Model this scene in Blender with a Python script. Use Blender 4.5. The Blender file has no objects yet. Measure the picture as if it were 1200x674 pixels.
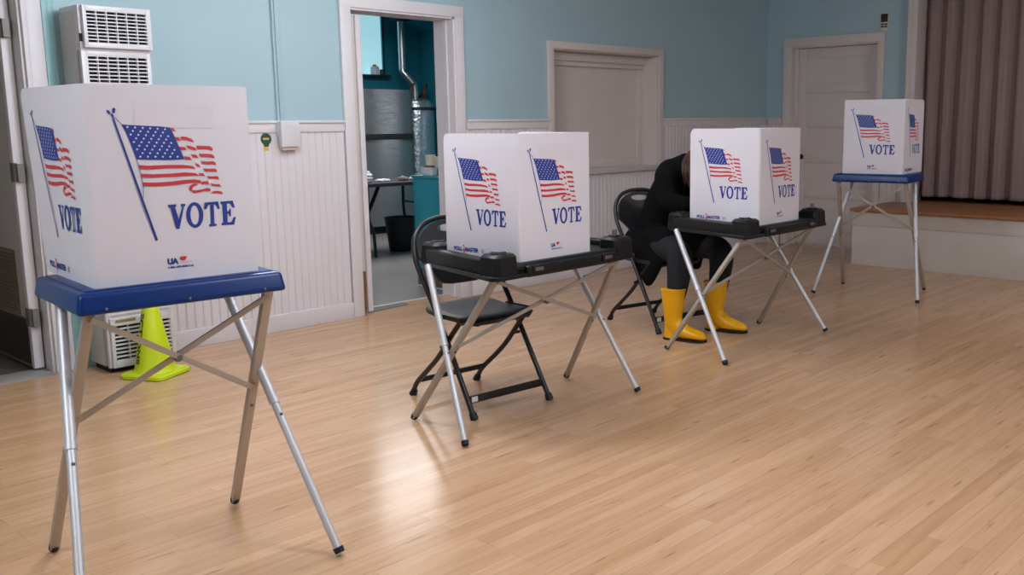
import bpy, bmesh, math, random
from mathutils import Vector, Matrix
random.seed(7)
PI = math.pi
SC = bpy.context.scene
COL = SC.collection

# ---------------------------------------------------------------- camera
cd = bpy.data.cameras.new('camera')
cam = bpy.data.objects.new('camera', cd)
COL.objects.link(cam)
R_ = Vector((0.6635649, -0.7480674, -0.0087637))
U_ = Vector((0.1256345, 0.0998794, 0.9870360))
F_ = Vector((0.7374941, 0.6560635, -0.1602595))
m = Matrix(((R_.x, U_.x, -F_.x, 0), (R_.y, U_.y, -F_.y, 0), (R_.z, U_.z, -F_.z, 1.32), (0, 0, 0, 1)))
cam.matrix_world = m
cd.sensor_width = 36.0
cd.lens = 1121.04 / 1200 * 36.0
cd.shift_x = -100.35 / 1200
cd.shift_y = -12.81 / 1200
cd.clip_start = 0.05
SC.camera = cam
SC.view_settings.view_transform = 'Standard'
SC.view_settings.look = 'None'
SC.view_settings.gamma = 1.0
SC.view_settings.use_curve_mapping = False
SC.view_settings.exposure = 0.0

# ---------------------------------------------------------------- world and lights
W = bpy.data.worlds.new('world')
SC.world = W
W.use_nodes = True
W.node_tree.nodes['Background'].inputs[0].default_value = (0.6, 0.7, 0.85, 1)
W.node_tree.nodes['Background'].inputs[1].default_value = 0.3


def area(name, loc, size, power, col=(1, 1, 1), rot=(0, 0, 0), sy=None):
    l = bpy.data.lights.new(name, 'AREA')
    l.shape = 'RECTANGLE'
    l.size = size
    l.size_y = sy or size
    l.energy = power
    l.color = col
    o = bpy.data.objects.new(name, l)
    o.location = loc
    o.rotation_euler = rot
    COL.objects.link(o)
    return o


# ceiling fittings of the hall (the fittings themselves are built further down)
HALL_LAMPS = [(2.35, 3.6, 42), (3.9, 4.2, 15), (2.3, 1.3, 36), (4.3, -2.4, 92), (-0.7, 2.3, 42), (7.3, 1.2, 13)]
for (lx, ly, lp) in HALL_LAMPS:
    l_ = bpy.data.lights.new('hall_light', 'POINT')
    l_.energy = lp * 1.3
    l_.shadow_soft_size = 0.22
    l_.color = (0.885, 0.97, 1.10) if lp > 12 else (1.0, 0.93, 0.86)
    o_ = bpy.data.objects.new('hall_light', l_)
    o_.location = (lx, ly, 2.24)
    COL.objects.link(o_)
area('kitchen_light', (5.9, 8.0, 2.5), 1.9, 76, (1.0, 0.98, 0.97), sy=1.4)
area('corridor_light', (1.2, 7.2, 2.4), 0.5, 4, (1.0, 0.95, 0.9))


# ---------------------------------------------------------------- helpers
def s2l(c):
    return tuple(((v / 12.92) if v <= 0.04045 else ((v + 0.055) / 1.055) ** 2.4) for v in [x / 255 for x in c]) + (1.0,)


def mat(name, rgb, rough=0.5, metal=0.0, spec=0.5, noise=0.0, nscale=8.0, bump=0.0, bscale=60.0, emit=None, estr=1.0, coat=0.0, stretch=None, rnoise=0.0, trans=0.0, sss=0.0):
    mt = bpy.data.materials.new(name)
    mt.use_nodes = True
    nt = mt.node_tree
    b = nt.nodes['Principled BSDF']
    col = s2l(rgb)
    b.inputs['Base Color'].default_value = col
    b.inputs['Roughness'].default_value = rough
    b.inputs['Metallic'].default_value = metal
    b.inputs['Specular IOR Level'].default_value = spec
    b.inputs['Coat Weight'].default_value = coat
    if trans:
        b.inputs['Transmission Weight'].default_value = trans
    if sss:
        b.inputs['Subsurface Weight'].default_value = sss
        b.inputs['Subsurface Radius'].default_value = (0.01, 0.01, 0.01)
    tc = nt.nodes.new('ShaderNodeTexCoord')
    mp = nt.nodes.new('ShaderNodeMapping')
    nt.links.new(tc.outputs['Object'], mp.inputs['Vector'])
    if stretch:
        mp.inputs['Scale'].default_value = stretch
    if noise or rnoise:
        n = nt.nodes.new('ShaderNodeTexNoise')
        n.inputs['Scale'].default_value = nscale
        n.inputs['Detail'].default_value = 4
        nt.links.new(mp.outputs[0], n.inputs['Vector'])
        if noise:
            mx = nt.nodes.new('ShaderNodeMix')
            mx.data_type = 'RGBA'
            mx.inputs[6].default_value = tuple(max(0, c * (1 - noise)) for c in col[:3]) + (1,)
            mx.inputs[7].default_value = tuple(min(1, c * (1 + noise)) for c in col[:3]) + (1,)
            nt.links.new(n.outputs['Fac'], mx.inputs[0])
            nt.links.new(mx.outputs[2], b.inputs['Base Color'])
        if rnoise:
            mr = nt.nodes.new('ShaderNodeMapRange')
            mr.inputs[3].default_value = max(0.02, rough - rnoise)
            mr.inputs[4].default_value = rough + rnoise
            nt.links.new(n.outputs['Fac'], mr.inputs[0])
            nt.links.new(mr.outputs[0], b.inputs['Roughness'])
    if bump:
        n2 = nt.nodes.new('ShaderNodeTexNoise')
        n2.inputs['Scale'].default_value = bscale
        n2.inputs['Detail'].default_value = 3
        nt.links.new(mp.outputs[0], n2.inputs['Vector'])
        bp = nt.nodes.new('ShaderNodeBump')
        bp.inputs['Strength'].default_value = bump
        bp.inputs['Distance'].default_value = 0.01
        nt.links.new(n2.outputs['Fac'], bp.inputs['Height'])
        nt.links.new(bp.outputs[0], b.inputs['Normal'])
    if emit:
        b.inputs['Emission Color'].default_value = s2l(emit)
        b.inputs['Emission Strength'].default_value = estr
    return mt


M = {}
M['wall'] = mat('teal_wall_paint', (160, 186, 193), 0.45, noise=0.05, nscale=3, bump=0.05, bscale=90)
M['batten'] = mat('teal_green_trim_paint', (132, 178, 180), 0.4, noise=0.04)
M['white'] = mat('white_wood_paint', (214, 208, 210), 0.4, noise=0.03, nscale=5, bump=0.04, bscale=40)
M['cream'] = mat('cream_wood_paint', (206, 196, 190), 0.45, noise=0.04, nscale=4, bump=0.05, bscale=40)
M['apron'] = mat('stage_front_paint', (206, 197, 190), 0.5, noise=0.08, nscale=6, bump=0.06, bscale=25)
M['ceil'] = mat('ceiling_paint', (226, 224, 222), 0.8, noise=0.03)
M['ktile'] = mat('kitchen_floor_vinyl', (128, 124, 122), 0.35, noise=0.10, nscale=2.5, rnoise=0.06)
M['cfloor'] = mat('corridor_floor', (92, 82, 76), 0.5, noise=0.1, nscale=4)
M['kwall'] = mat('deep_teal_wall_paint', (34, 128, 148), 0.5, noise=0.06, nscale=3)
M['kcab'] = mat('turquoise_cabinet_paint', (58, 150, 168), 0.4, noise=0.06, nscale=4)
M['kcabtop'] = mat('turquoise_counter_edge', (70, 150, 160), 0.35)
M['pane'] = mat('frosted_lit_pane', (170, 215, 225), 0.4, emit=(168, 220, 230), estr=0.8, noise=0.05, nscale=1.2)
M['daypane'] = mat('daylit_frosted_pane', (225, 232, 238), 0.4, emit=(235, 242, 255), estr=4.0, noise=0.04, nscale=2)
M['vent_room'] = mat('pale_plaster', (170, 215, 222), 0.6, noise=0.02)
M['thresh'] = mat('grey_threshold', (150, 146, 144), 0.5, noise=0.08)
M['panel'] = mat('white_corrugated_plastic', (218, 213, 220), 0.42, noise=0.015, nscale=3, bump=0.05, bscale=30, stretch=(30, 30, 1), sss=0.05)
M['ink_blue'] = mat('blue_print', (24, 50, 138), 0.5, noise=0.05)
M['ink_red'] = mat('red_print', (198, 44, 50), 0.5, noise=0.05)
M['ink_white'] = mat('white_print', (220, 222, 235), 0.5, noise=0.02)
M['ink_pink'] = mat('faint_pink_print', (216, 209, 215), 0.42, noise=0.02)
M['ink_grey'] = mat('grey_print', (150, 150, 175), 0.5, noise=0.03)
M['blue'] = mat('blue_moulded_plastic', (0, 42, 106), 0.32, spec=0.35, noise=0.06, nscale=5, bump=0.05, bscale=140, rnoise=0.05)
M['black'] = mat('black_moulded_plastic', (15, 15, 16), 0.42, spec=0.35, noise=0.15, nscale=9, bump=0.08, bscale=160, rnoise=0.06)
M['alu'] = mat('brushed_aluminium_tube', (208, 208, 212), 0.48, metal=0.5, noise=0.04, nscale=20, stretch=(1, 1, 0.2))
M['alu2'] = mat('matt_aluminium_channel', (184, 177, 169), 0.48, metal=0.55, noise=0.05, nscale=14)
M['rubber'] = mat('black_rubber', (14, 13, 14), 0.6, noise=0.1)
M['steel'] = mat('screw_steel', (120, 116, 114), 0.45, metal=0.6, noise=0.05)
M['chair'] = mat('black_powder_coated_steel', (20, 20, 22), 0.34, noise=0.12, nscale=12, spec=0.5)
M['chairp'] = mat('black_ribbed_plastic', (30, 30, 33), 0.42, noise=0.12, nscale=16, bump=0.12, bscale=200)
M['sticker'] = mat('white_sticker', (215, 215, 215), 0.5, noise=0.1, nscale=120)
M['heater'] = mat('white_enamel', (206, 202, 204), 0.36, noise=0.015, nscale=5)
M['heater_side'] = mat('grey_enamel_side', (186, 184, 180), 0.4, noise=0.04, nscale=5)
M['dark'] = mat('dark_void_metal', (22, 20, 20), 0.8, noise=0.1)
M['badge'] = mat('olive_badge', (150, 140, 96), 0.35, metal=0.3, noise=0.2, nscale=90)
M['cone'] = mat('fluorescent_yellow_green_pvc', (196, 214, 8), 0.45, noise=0.05, nscale=7, bump=0.03)
M['coneblack'] = mat('black_marker', (24, 26, 12), 0.6, noise=0.1)
M['hinge'] = mat('brushed_nickel_hinge', (118, 114, 108), 0.5, metal=0.3, noise=0.08, nscale=30)
M['doorshade'] = mat('shaded_white_door_paint', (180, 174, 168), 0.45, noise=0.05)  # white door paint, greyed to paint in the shade on the leaf
M['louver'] = mat('brown_louver_metal', (116, 98, 82), 0.5, noise=0.06)
M['kick'] = mat('dark_brown_kick_plate', (52, 46, 42), 0.4, noise=0.12, nscale=5)
M['oak'] = mat('raw_brown_wood', (126, 86, 40), 0.5, noise=0.2, nscale=10, stretch=(8, 8, 1))
M['stagewood'] = mat('brown_stage_boards', (160, 106, 66), 0.42, noise=0.18, nscale=6, stretch=(1, 6, 1))
M['curtain'] = mat('mauve_brown_curtain_cloth', (142, 121, 117), 0.85, noise=0.08, nscale=20, bump=0.1, bscale=300)
M['stageblack'] = mat('black_backstage', (16, 14, 14), 0.8, noise=0.1)
M['coat'] = mat('black_wool', (9, 9, 11), 0.9, spec=0.12, noise=0.35, nscale=40, bump=0.5, bscale=120)
M['pants'] = mat('charcoal_denim', (36, 36, 41), 0.8, spec=0.2, noise=0.2, nscale=30, bump=0.3, bscale=140)
M['boot'] = mat('yellow_rubber', (232, 168, 8), 0.3, noise=0.05, nscale=6, bump=0.04, bscale=20)
M['skin'] = mat('skin', (196, 148, 122), 0.5, noise=0.05, sss=0.1)
M['hair'] = mat('auburn_hair', (74, 44, 30), 0.5, noise=0.35, nscale=30, stretch=(6, 6, 0.6), bump=0.4, bscale=90)
M['button'] = mat('dark_button', (38, 36, 38), 0.3, noise=0.05)
M['fridge'] = mat('brushed_stainless_steel', (160, 158, 156), 0.30, metal=0.8, bump=0.25, bscale=6, stretch=(0.3, 0.3, 40))
M['foil'] = mat('silver_foil_wrap', (196, 204, 210), 0.28, metal=0.85, noise=0.15, nscale=18, bump=0.9, bscale=22)
M['duct'] = mat('galvanised_duct', (190, 196, 198), 0.3, metal=0.85, noise=0.08, nscale=20)
M['copper'] = mat('copper_pipe', (120, 74, 52), 0.4, metal=0.6, noise=0.1)
M['strap'] = mat('steel_strap', (60, 62, 66), 0.5, metal=0.6, noise=0.1)
M['tabletop'] = mat('dark_folding_table', (60, 56, 58), 0.5, noise=0.1)
M['paper'] = mat('cream_paper_cup', (236, 222, 202), 0.6, noise=0.03)
M['plastic'] = mat('clear_white_plastic', (222, 222, 228), 0.3, noise=0.05)
M['bag'] = mat('crumpled_plastic_bag', (214, 216, 226), 0.35, noise=0.1, nscale=20, bump=0.8, bscale=30)
M['green'] = mat('green_sticker', (34, 74, 44), 0.5, noise=0.2, nscale=80)
M['gold'] = mat('gold_sticker', (206, 164, 84), 0.5, noise=0.1, nscale=80)
M['tan'] = mat('tan_plastic', (206, 188, 172), 0.5, noise=0.03)
M['redpaint'] = mat('red_label', (190, 60, 50), 0.5, noise=0.05)
M['lens'] = mat('lamp_diffuser', (240, 240, 236), 0.5, emit=(255, 250, 246), estr=3.0)
M['book'] = mat('grey_wrapping', (120, 108, 98), 0.6, noise=0.2, nscale=30)
M['mirror'] = mat('dark_red_glass', (52, 34, 36), 0.2, noise=0.1)
M['mat'] = mat('dark_grey_tape', (74, 74, 78), 0.6, noise=0.08)


_f = M['fridge'].node_tree
_t = _f.nodes.new('ShaderNodeTangent')
_t.direction_type = 'RADIAL'
_t.axis = 'Z'
_p = _f.nodes['Principled BSDF']
_p.inputs['Anisotropic'].default_value = 0.85
_p.inputs['Anisotropic Rotation'].default_value = 0.25
_f.links.new(_t.outputs[0], _p.inputs['Tangent'])


def floor_material():
    mt = bpy.data.materials.new('maple_strip_floor')
    mt.use_nodes = True
    nt = mt.node_tree
    b = nt.nodes['Principled BSDF']
    tc = nt.nodes.new('ShaderNodeTexCoord')
    # long strips 57 mm wide: two brick layers so that joints look random
    br = nt.nodes.new('ShaderNodeTexBrick')
    br.inputs['Scale'].default_value = 1.0
    br.inputs['Brick Width'].default_value = 0.95
    br.inputs['Row Height'].default_value = 0.057
    br.inputs['Mortar Size'].default_value = 0.0007
    br.inputs['Mortar Smooth'].default_value = 0.3
    br.inputs['Bias'].default_value = 0.0
    br.offset = 0.37
    br.offset_frequency = 3
    br.squash = 1.35
    br.squash_frequency = 4
    br.inputs['Color1'].default_value = s2l((203, 165, 130))
    br.inputs['Color2'].default_value = s2l((190, 150, 114))
    br.inputs['Mortar'].default_value = s2l((156, 120, 90))
    nt.links.new(tc.outputs['Object'], br.inputs['Vector'])
    # grain
    mp = nt.nodes.new('ShaderNodeMapping')
    mp.inputs['Scale'].default_value = (1.6, 26, 1)
    nt.links.new(tc.outputs['Object'], mp.inputs['Vector'])
    n = nt.nodes.new('ShaderNodeTexNoise')
    n.inputs['Scale'].default_value = 1.6
    n.inputs['Detail'].default_value = 6
    n.inputs['Distortion'].default_value = 0.6
    nt.links.new(mp.outputs[0], n.inputs['Vector'])
    cr = nt.nodes.new('ShaderNodeValToRGB')
    cr.color_ramp.elements[0].position = 0.30
    cr.color_ramp.elements[0].color = (0.72, 0.66, 0.60, 1)
    cr.color_ramp.elements[1].position = 0.62
    cr.color_ramp.elements[1].color = (1.03, 1.02, 1.01, 1)
    nt.links.new(n.outputs['Fac'], cr.inputs['Fac'])
    mx = nt.nodes.new('ShaderNodeMix')
    mx.data_type = 'RGBA'
    mx.blend_type = 'MULTIPLY'
    mx.inputs[0].default_value = 0.42
    nt.links.new(br.outputs['Color'], mx.inputs[6])
    nt.links.new(cr.outputs['Color'], mx.inputs[7])
    # sparse dark mineral streaks
    mp2 = nt.nodes.new('ShaderNodeMapping')
    mp2.inputs['Scale'].default_value = (3.6, 30, 1)
    mp2.inputs['Location'].default_value = (3.1, 1.7, 0)
    nt.links.new(tc.outputs['Object'], mp2.inputs['Vector'])
    n2 = nt.nodes.new('ShaderNodeTexNoise')
    n2.inputs['Scale'].default_value = 1.3
    n2.inputs['Detail'].default_value = 3
    nt.links.new(mp2.outputs[0], n2.inputs['Vector'])
    cr2 = nt.nodes.new('ShaderNodeValToRGB')
    cr2.color_ramp.elements[0].position = 0.64
    cr2.color_ramp.elements[0].color = (1, 1, 1, 1)
    cr2.color_ramp.elements[1].position = 0.72
    cr2.color_ramp.elements[1].color = (0.62, 0.52, 0.42, 1)
    nt.links.new(n2.outputs['Fac'], cr2.inputs['Fac'])
    mx2 = nt.nodes.new('ShaderNodeMix')
    mx2.data_type = 'RGBA'
    mx2.blend_type = 'MULTIPLY'
    mx2.inputs[0].default_value = 0.75
    nt.links.new(mx.outputs[2], mx2.inputs[6])
    nt.links.new(cr2.outputs['Color'], mx2.inputs[7])
    nt.links.new(mx2.outputs[2], b.inputs['Base Color'])
    # finish
    n3 = nt.nodes.new('ShaderNodeTexNoise')
    n3.inputs['Scale'].default_value = 2.0
    n3.inputs['Detail'].default_value = 5
    nt.links.new(tc.outputs['Object'], n3.inputs['Vector'])
    mr = nt.nodes.new('ShaderNodeMapRange')
    mr.inputs[3].default_value = 0.14
    mr.inputs[4].default_value = 0.25
    nt.links.new(n3.outputs['Fac'], mr.inputs[0])
    nt.links.new(mr.outputs[0], b.inputs['Roughness'])
    b.inputs['Specular IOR Level'].default_value = 0.28
    bp = nt.nodes.new('ShaderNodeBump')
    bp.inputs['Strength'].default_value = 0.12
    bp.inputs['Distance'].default_value = 0.004
    nt.links.new(n.outputs['Fac'], bp.inputs['Height'])
    nt.links.new(bp.outputs[0], b.inputs['Normal'])
    return mt


M['floor'] = floor_material()


class B:
    """collects shapes into one mesh"""

    def __init__(s):
        s.v = []
        s.f = []
        s.m = []

    def add(s, vs, fs, mi=0, T=None):
        n = len(s.v)
        for p in vs:
            p = Vector(p)
            s.v.append(T @ p if T else p)
        for f in fs:
            s.f.append([n + i for i in f])
            s.m.append(mi)
        return s

    def box(s, x0, x1, y0, y1, z0, z1, mi=0, bev=0.0, T=None, seg=2, taper=None):
        bm = bmesh.new()
        bmesh.ops.create_cube(bm, size=1)
        for v in bm.verts:
            tx = ty = 0
            if taper and v.co.z < 0:
                tx, ty = taper
            v.co = Vector(((x0 + x1) / 2 + v.co.x * (x1 - x0 + 2 * tx), (y0 + y1) / 2 + v.co.y * (y1 - y0 + 2 * ty), (z0 + z1) / 2 + v.co.z * (z1 - z0)))
        if bev:
            bmesh.ops.bevel(bm, geom=bm.edges[:], offset=bev, segments=seg, affect='EDGES', profile=0.6)
        bm.verts.index_update()
        s.add([v.co.copy() for v in bm.verts], [[v.index for v in f.verts] for f in bm.faces], mi, T)
        bm.free()
        return s

    def bar(s, a, b, w, h=None, mi=0, up=(0, 0, 1), bev=0.0):
        a = Vector(a); b = Vector(b); h = h or w
        d = b - a; L = d.length; d.normalize()
        u = Vector(up); x = d.cross(u)
        if x.length < 1e-4:
            x = d.cross(Vector((0, 1, 0)))
        x.normalize(); y = x.cross(d)
        T = Matrix(((x.x, y.x, d.x, a.x), (x.y, y.y, d.y, a.y), (x.z, y.z, d.z, a.z), (0, 0, 0, 1)))
        return s.box(-w / 2, w / 2, -h / 2, h / 2, 0, L, mi, bev, T)

    def tube(s, pts, r, n=12, mi=0, closed=False, cap=True):
        pts = [Vector(p) for p in pts]
        N = len(pts)
        rs = r if isinstance(r, (list, tuple)) else [r] * N
        prev = None
        vs = []; fs = []
        for i, p in enumerate(pts):
            if closed:
                d = pts[(i + 1) % N] - pts[i - 1]
            else:
                d = pts[min(i + 1, N - 1)] - pts[max(i - 1, 0)]
            d.normalize()
            if prev is None:
                x = d.cross(Vector((0, 0, 1)))
                if x.length < 1e-3:
                    x = d.cross(Vector((0, 1, 0)))
            else:
                x = prev - d * prev.dot(d)
            x.normalize(); prev = x
            y = d.cross(x)
            for k in range(n):
                a = 2 * PI * k / n
                vs.append(p + (x * math.cos(a) + y * math.sin(a)) * rs[i])
        for i in range(N if closed else N - 1):
            for k in range(n):
                j = (i + 1) % N
                fs.append([i * n + k, i * n + (k + 1) % n, j * n + (k + 1) % n, j * n + k])
        if cap and not closed:
            fs.append(list(range(n))[::-1])
            fs.append([(N - 1) * n + k for k in range(n)])
        return s.add(vs, fs, mi)

    def lathe(s, prof, n=24, mi=0, T=None, c=(0, 0)):
        vs = []; fs = []
        for (r, z) in prof:
            for k in range(n):
                a = 2 * PI * k / n
                vs.append((c[0] + r * math.cos(a), c[1] + r * math.sin(a), z))
        for i in range(len(prof) - 1):
            for k in range(n):
                fs.append([i * n + k, i * n + (k + 1) % n, (i + 1) * n + (k + 1) % n, (i + 1) * n + k])
        fs.append(list(range(n))[::-1])
        fs.append([(len(prof) - 1) * n + k for k in range(n)])
        return s.add(vs, fs, mi, T)

    def loft(s, rings, mi=0, cap=True, T=None):
        n = len(rings[0]); vs = []; fs = []
        for r in rings:
            vs += list(r)
        for i in range(len(rings) - 1):
            for k in range(n):
                fs.append([i * n + k, i * n + (k + 1) % n, (i + 1) * n + (k + 1) % n, (i + 1) * n + k])
        if cap:
            fs.append(list(range(n))[::-1])
            fs.append([(len(rings) - 1) * n + k for k in range(n)])
        return s.add(vs, fs, mi, T)

    def prism(s, poly, z0, z1, mi=0, T=None, taper=1.0, c=None):
        """polygon in xy extruded in z"""
        n = len(poly)
        if c is None:
            c = (sum(p[0] for p in poly) / n, sum(p[1] for p in poly) / n)
        vs = [(p[0], p[1], z0) for p in poly] + [(c[0] + (p[0] - c[0]) * taper, c[1] + (p[1] - c[1]) * taper, z1) for p in poly]
        fs = [list(range(n))[::-1], [n + i for i in range(n)]]
        fs += [[i, (i + 1) % n, n + (i + 1) % n, n + i] for i in range(n)]
        return s.add(vs, fs, mi, T)

    def build(s, name, mats, parent=None, smooth=True, bevel=0.0, angle=35, sub=0, fixn=True):
        me = bpy.data.meshes.new(name)
        me.from_pydata([tuple(v) for v in s.v], [], s.f)
        if not isinstance(mats, (list, tuple)):
            mats = [mats]
        for k in mats:
            me.materials.append(M[k])
        for p, mi in zip(me.polygons, s.m):
            p.material_index = mi
        if fixn:
            bm = bmesh.new(); bm.from_mesh(me)
            bmesh.ops.recalc_face_normals(bm, faces=bm.faces)
            bm.to_mesh(me); bm.free()
        o = bpy.data.objects.new(name, me)
        COL.objects.link(o)
        if parent:
            o.parent = parent
        if bevel:
            md = o.modifiers.new('bevel', 'BEVEL'); md.width = bevel; md.segments = 2; md.limit_method = 'ANGLE'; md.angle_limit = math.radians(40)
        if sub:
            md = o.modifiers.new('sub', 'SUBSURF'); md.levels = sub; md.render_levels = sub
        if smooth:
            for p in me.polygons:
                p.use_smooth = True
            if not sub:
                me.set_sharp_from_angle(angle=math.radians(angle))
        return o


def struct(o):
    o['kind'] = 'structure'
    return o


def tag(o, label, cat, group=None):
    o['label'] = label
    o['category'] = cat
    if group:
        o['group'] = group
    return o


def thing(name, label, cat, loc=(0, 0, 0), rz=0.0, group=None):
    o = bpy.data.objects.new(name, None)
    o.empty_display_size = 0.1
    COL.objects.link(o)
    o.location = loc
    o.rotation_euler = (0, 0, rz)
    return tag(o, label, cat, group)


def text_polys(txt, size, bold=0.0, xs=1.0):
    """letters as flat triangles: (verts2d, faces), origin at the left of the baseline"""
    c = bpy.data.curves.new('t', 'FONT')
    c.body = txt
    c.size = size
    c.offset = bold
    o = bpy.data.objects.new('t', c)
    COL.objects.link(o)
    dg = bpy.context.evaluated_depsgraph_get()
    me = bpy.data.meshes.new_from_object(o.evaluated_get(dg))
    v = [(p.co.x * xs, p.co.y) for p in me.vertices]
    f = [list(p.vertices) for p in me.polygons]
    bpy.data.objects.remove(o)
    bpy.data.curves.remove(c)
    bpy.data.meshes.remove(me)
    return v, f


def tri(poly):
    """triangulate a concave polygon by ear clipping"""
    from mathutils.geometry import tessellate_polygon
    return [list(t) for t in tessellate_polygon([[Vector((p[0], p[1], 0)) for p in poly]])]
ART = {"canton":[[0.0911,0.4288],[0.125,0.4265],[0.1607,0.4245],[0.1929,0.4226],[0.2173,0.4195],[0.2282,0.396],[0.2389,0.367],[0.2518,0.3328],[0.2242,0.332],[0.1954,0.3321],[0.163,0.334],[0.1241,0.3368],[0.1186,0.3558],[0.1088,0.388],[0.1004,0.4101]],"cc":[[0.0911,0.4288],[0.2173,0.4195],[0.1241,0.3368],[0.2518,0.3328]],"pole":[[0.0709,0.446],[0.164,0.1145]],"rope":[[0.0737,0.448],[0.0828,0.4388],[0.0911,0.4288],[0.1004,0.4101],[0.1088,0.388],[0.1241,0.3376],[0.1315,0.3093],[0.1378,0.2647],[0.1358,0.2326]],"eagle":[[[0.0554,0.4665],[0.0614,0.4649],[0.0656,0.4586],[0.0623,0.4547],[0.0572,0.4586]],[[0.0701,0.4696],[0.0757,0.4728],[0.0784,0.4673],[0.0764,0.4594],[0.0709,0.457],[0.0697,0.4626]],[[0.0647,0.4571],[0.0693,0.457],[0.0735,0.4507],[0.0716,0.4452],[0.0673,0.45]]],"stripes":[[[0.2179,0.4191],[0.2256,0.4178],[0.2328,0.4091],[0.2229,0.4099]],[[0.2281,0.3944],[0.2411,0.392],[0.2443,0.3827],[0.2313,0.3851]],[[0.245,0.395],[0.2601,0.3939],[0.2755,0.3874],[0.2822,0.3766],[0.2719,0.3806],[0.2595,0.3846],[0.2476,0.3857]],[[0.238,0.3674],[0.2551,0.3654],[0.2594,0.3576],[0.2427,0.358]],[[0.2586,0.3706],[0.2711,0.3682],[0.2836,0.3632],[0.2869,0.3547],[0.2752,0.3572],[0.2628,0.3612]],[[0.2865,0.3688],[0.3031,0.3681],[0.3257,0.3663],[0.3319,0.362],[0.3337,0.3535],[0.3219,0.3576],[0.3025,0.3587],[0.289,0.3584]],[[0.2504,0.3408],[0.2661,0.3388],[0.2728,0.3292],[0.253,0.3314]],[[0.2707,0.3458],[0.2855,0.3435],[0.2913,0.334],[0.2749,0.3363]],[[0.2921,0.3464],[0.3114,0.3459],[0.3292,0.3441],[0.3354,0.3398],[0.3372,0.3319],[0.3238,0.3361],[0.3076,0.3366],[0.2964,0.3376]],[[0.2803,0.3218],[0.2903,0.3171],[0.2967,0.3075],[0.2851,0.3117]],[[0.2973,0.3259],[0.3133,0.3238],[0.3328,0.3241],[0.3385,0.3198],[0.3404,0.3134],[0.3258,0.3159],[0.3015,0.3173]],[[0.3031,0.3054],[0.3153,0.3036],[0.3348,0.3035],[0.3411,0.2995],[0.3414,0.2938],[0.3278,0.2956],[0.3077,0.2964]],[[0.2888,0.2928],[0.3015,0.2913],[0.3069,0.2832],[0.2915,0.2848]],[[0.3124,0.2839],[0.3237,0.2819],[0.3433,0.282],[0.346,0.272],[0.3298,0.2753],[0.3174,0.2752]],[[0.297,0.2695],[0.3131,0.2691],[0.3174,0.2601],[0.3046,0.2619],[0.2948,0.2605]],[[0.3208,0.2624],[0.3321,0.26],[0.3468,0.2587],[0.3513,0.2505],[0.3383,0.2534],[0.3236,0.255]],[[0.2661,0.2469],[0.2762,0.2449],[0.2956,0.247],[0.3103,0.2503],[0.3199,0.2473],[0.3178,0.2405],[0.3017,0.242],[0.2854,0.2381],[0.2709,0.2373],[0.267,0.2407]],[[0.3191,0.2347],[0.3276,0.2406],[0.3407,0.2406],[0.3521,0.2368],[0.3549,0.2296],[0.3403,0.233]],[[0.1271,0.3215],[0.154,0.3185],[0.2028,0.3188],[0.2441,0.3174],[0.2734,0.313],[0.2814,0.3044],[0.2604,0.3077],[0.2145,0.3094],[0.1614,0.3081],[0.1303,0.3101]],[[0.1328,0.298],[0.1646,0.295],[0.2095,0.2948],[0.2512,0.2964],[0.2807,0.2932],[0.2896,0.2853],[0.259,0.2858],[0.2089,0.2858],[0.164,0.2857],[0.1353,0.2882]],[[0.1361,0.2749],[0.1672,0.2722],[0.2081,0.2728],[0.2499,0.2758],[0.2753,0.2759],[0.2931,0.2726],[0.2951,0.2646],[0.2747,0.2664],[0.2493,0.2655],[0.2074,0.2621],[0.1666,0.2621],[0.1378,0.2647]],[[0.2747,0.2655],[0.2872,0.2616],[0.2697,0.2541],[0.2647,0.2419],[0.2588,0.2484],[0.2615,0.2587]]],"V":[[0.1985,0.2099],[0.2214,0.2102],[0.2216,0.2036],[0.2179,0.2022],[0.2263,0.1674],[0.2377,0.2017],[0.2335,0.2039],[0.2339,0.2101],[0.2465,0.2096],[0.2461,0.2038],[0.2427,0.202],[0.2263,0.1413],[0.2181,0.1419],[0.2054,0.2014],[0.2006,0.2027]],"T":[[0.3011,0.2097],[0.339,0.2104],[0.3426,0.1894],[0.337,0.1888],[0.3315,0.2018],[0.3261,0.2028],[0.3247,0.1481],[0.3309,0.1466],[0.3302,0.141],[0.3098,0.1412],[0.3095,0.1472],[0.3151,0.1481],[0.3164,0.2027],[0.3109,0.2024],[0.304,0.1902],[0.2982,0.1906]],"E":[[0.3452,0.2094],[0.3818,0.2099],[0.3869,0.19],[0.3805,0.1894],[0.3735,0.202],[0.364,0.2025],[0.3637,0.1803],[0.368,0.181],[0.3712,0.1876],[0.3747,0.1874],[0.374,0.1654],[0.3698,0.1657],[0.3675,0.1733],[0.364,0.1736],[0.3631,0.1487],[0.3755,0.1491],[0.3824,0.1632],[0.388,0.1628],[0.3821,0.1412],[0.3445,0.1419],[0.3449,0.148],[0.3498,0.1489],[0.3503,0.2013],[0.3455,0.2023]],"O":[[0.2709,0.1765],[0.2946,0.1765],[0.2731,0.2126],[0.283,0.1763],[0.2726,0.2034]],"UA":[[0.1902,0.0619],[0.2169,0.0439],[0.2305,0.0597],[0.2397,0.0588],[0.1903,0.0378],[0.259,0.0354]],"PM":[[0.0486,0.031],[0.2449,0.0383],[0.1143,0.047],[0.1137,0.0075],[0.0488,0.041],[0.0484,0.0209]],"sheet":[[0.1266,0.4836],[0.3442,0.4824],[0.3419,0.4109],[0.1235,0.4337]],"sp":[[0.0747,0.4566],[0.1606,0.0969],[0.3662,0.3613],[0.2056,0.1379]]}

# ================================================================ the room
D = 5.56       # plane of the left wall
FX = 9.0       # plane of the back wall
CZ = 2.56      # ceiling
TH = 0.2

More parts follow.
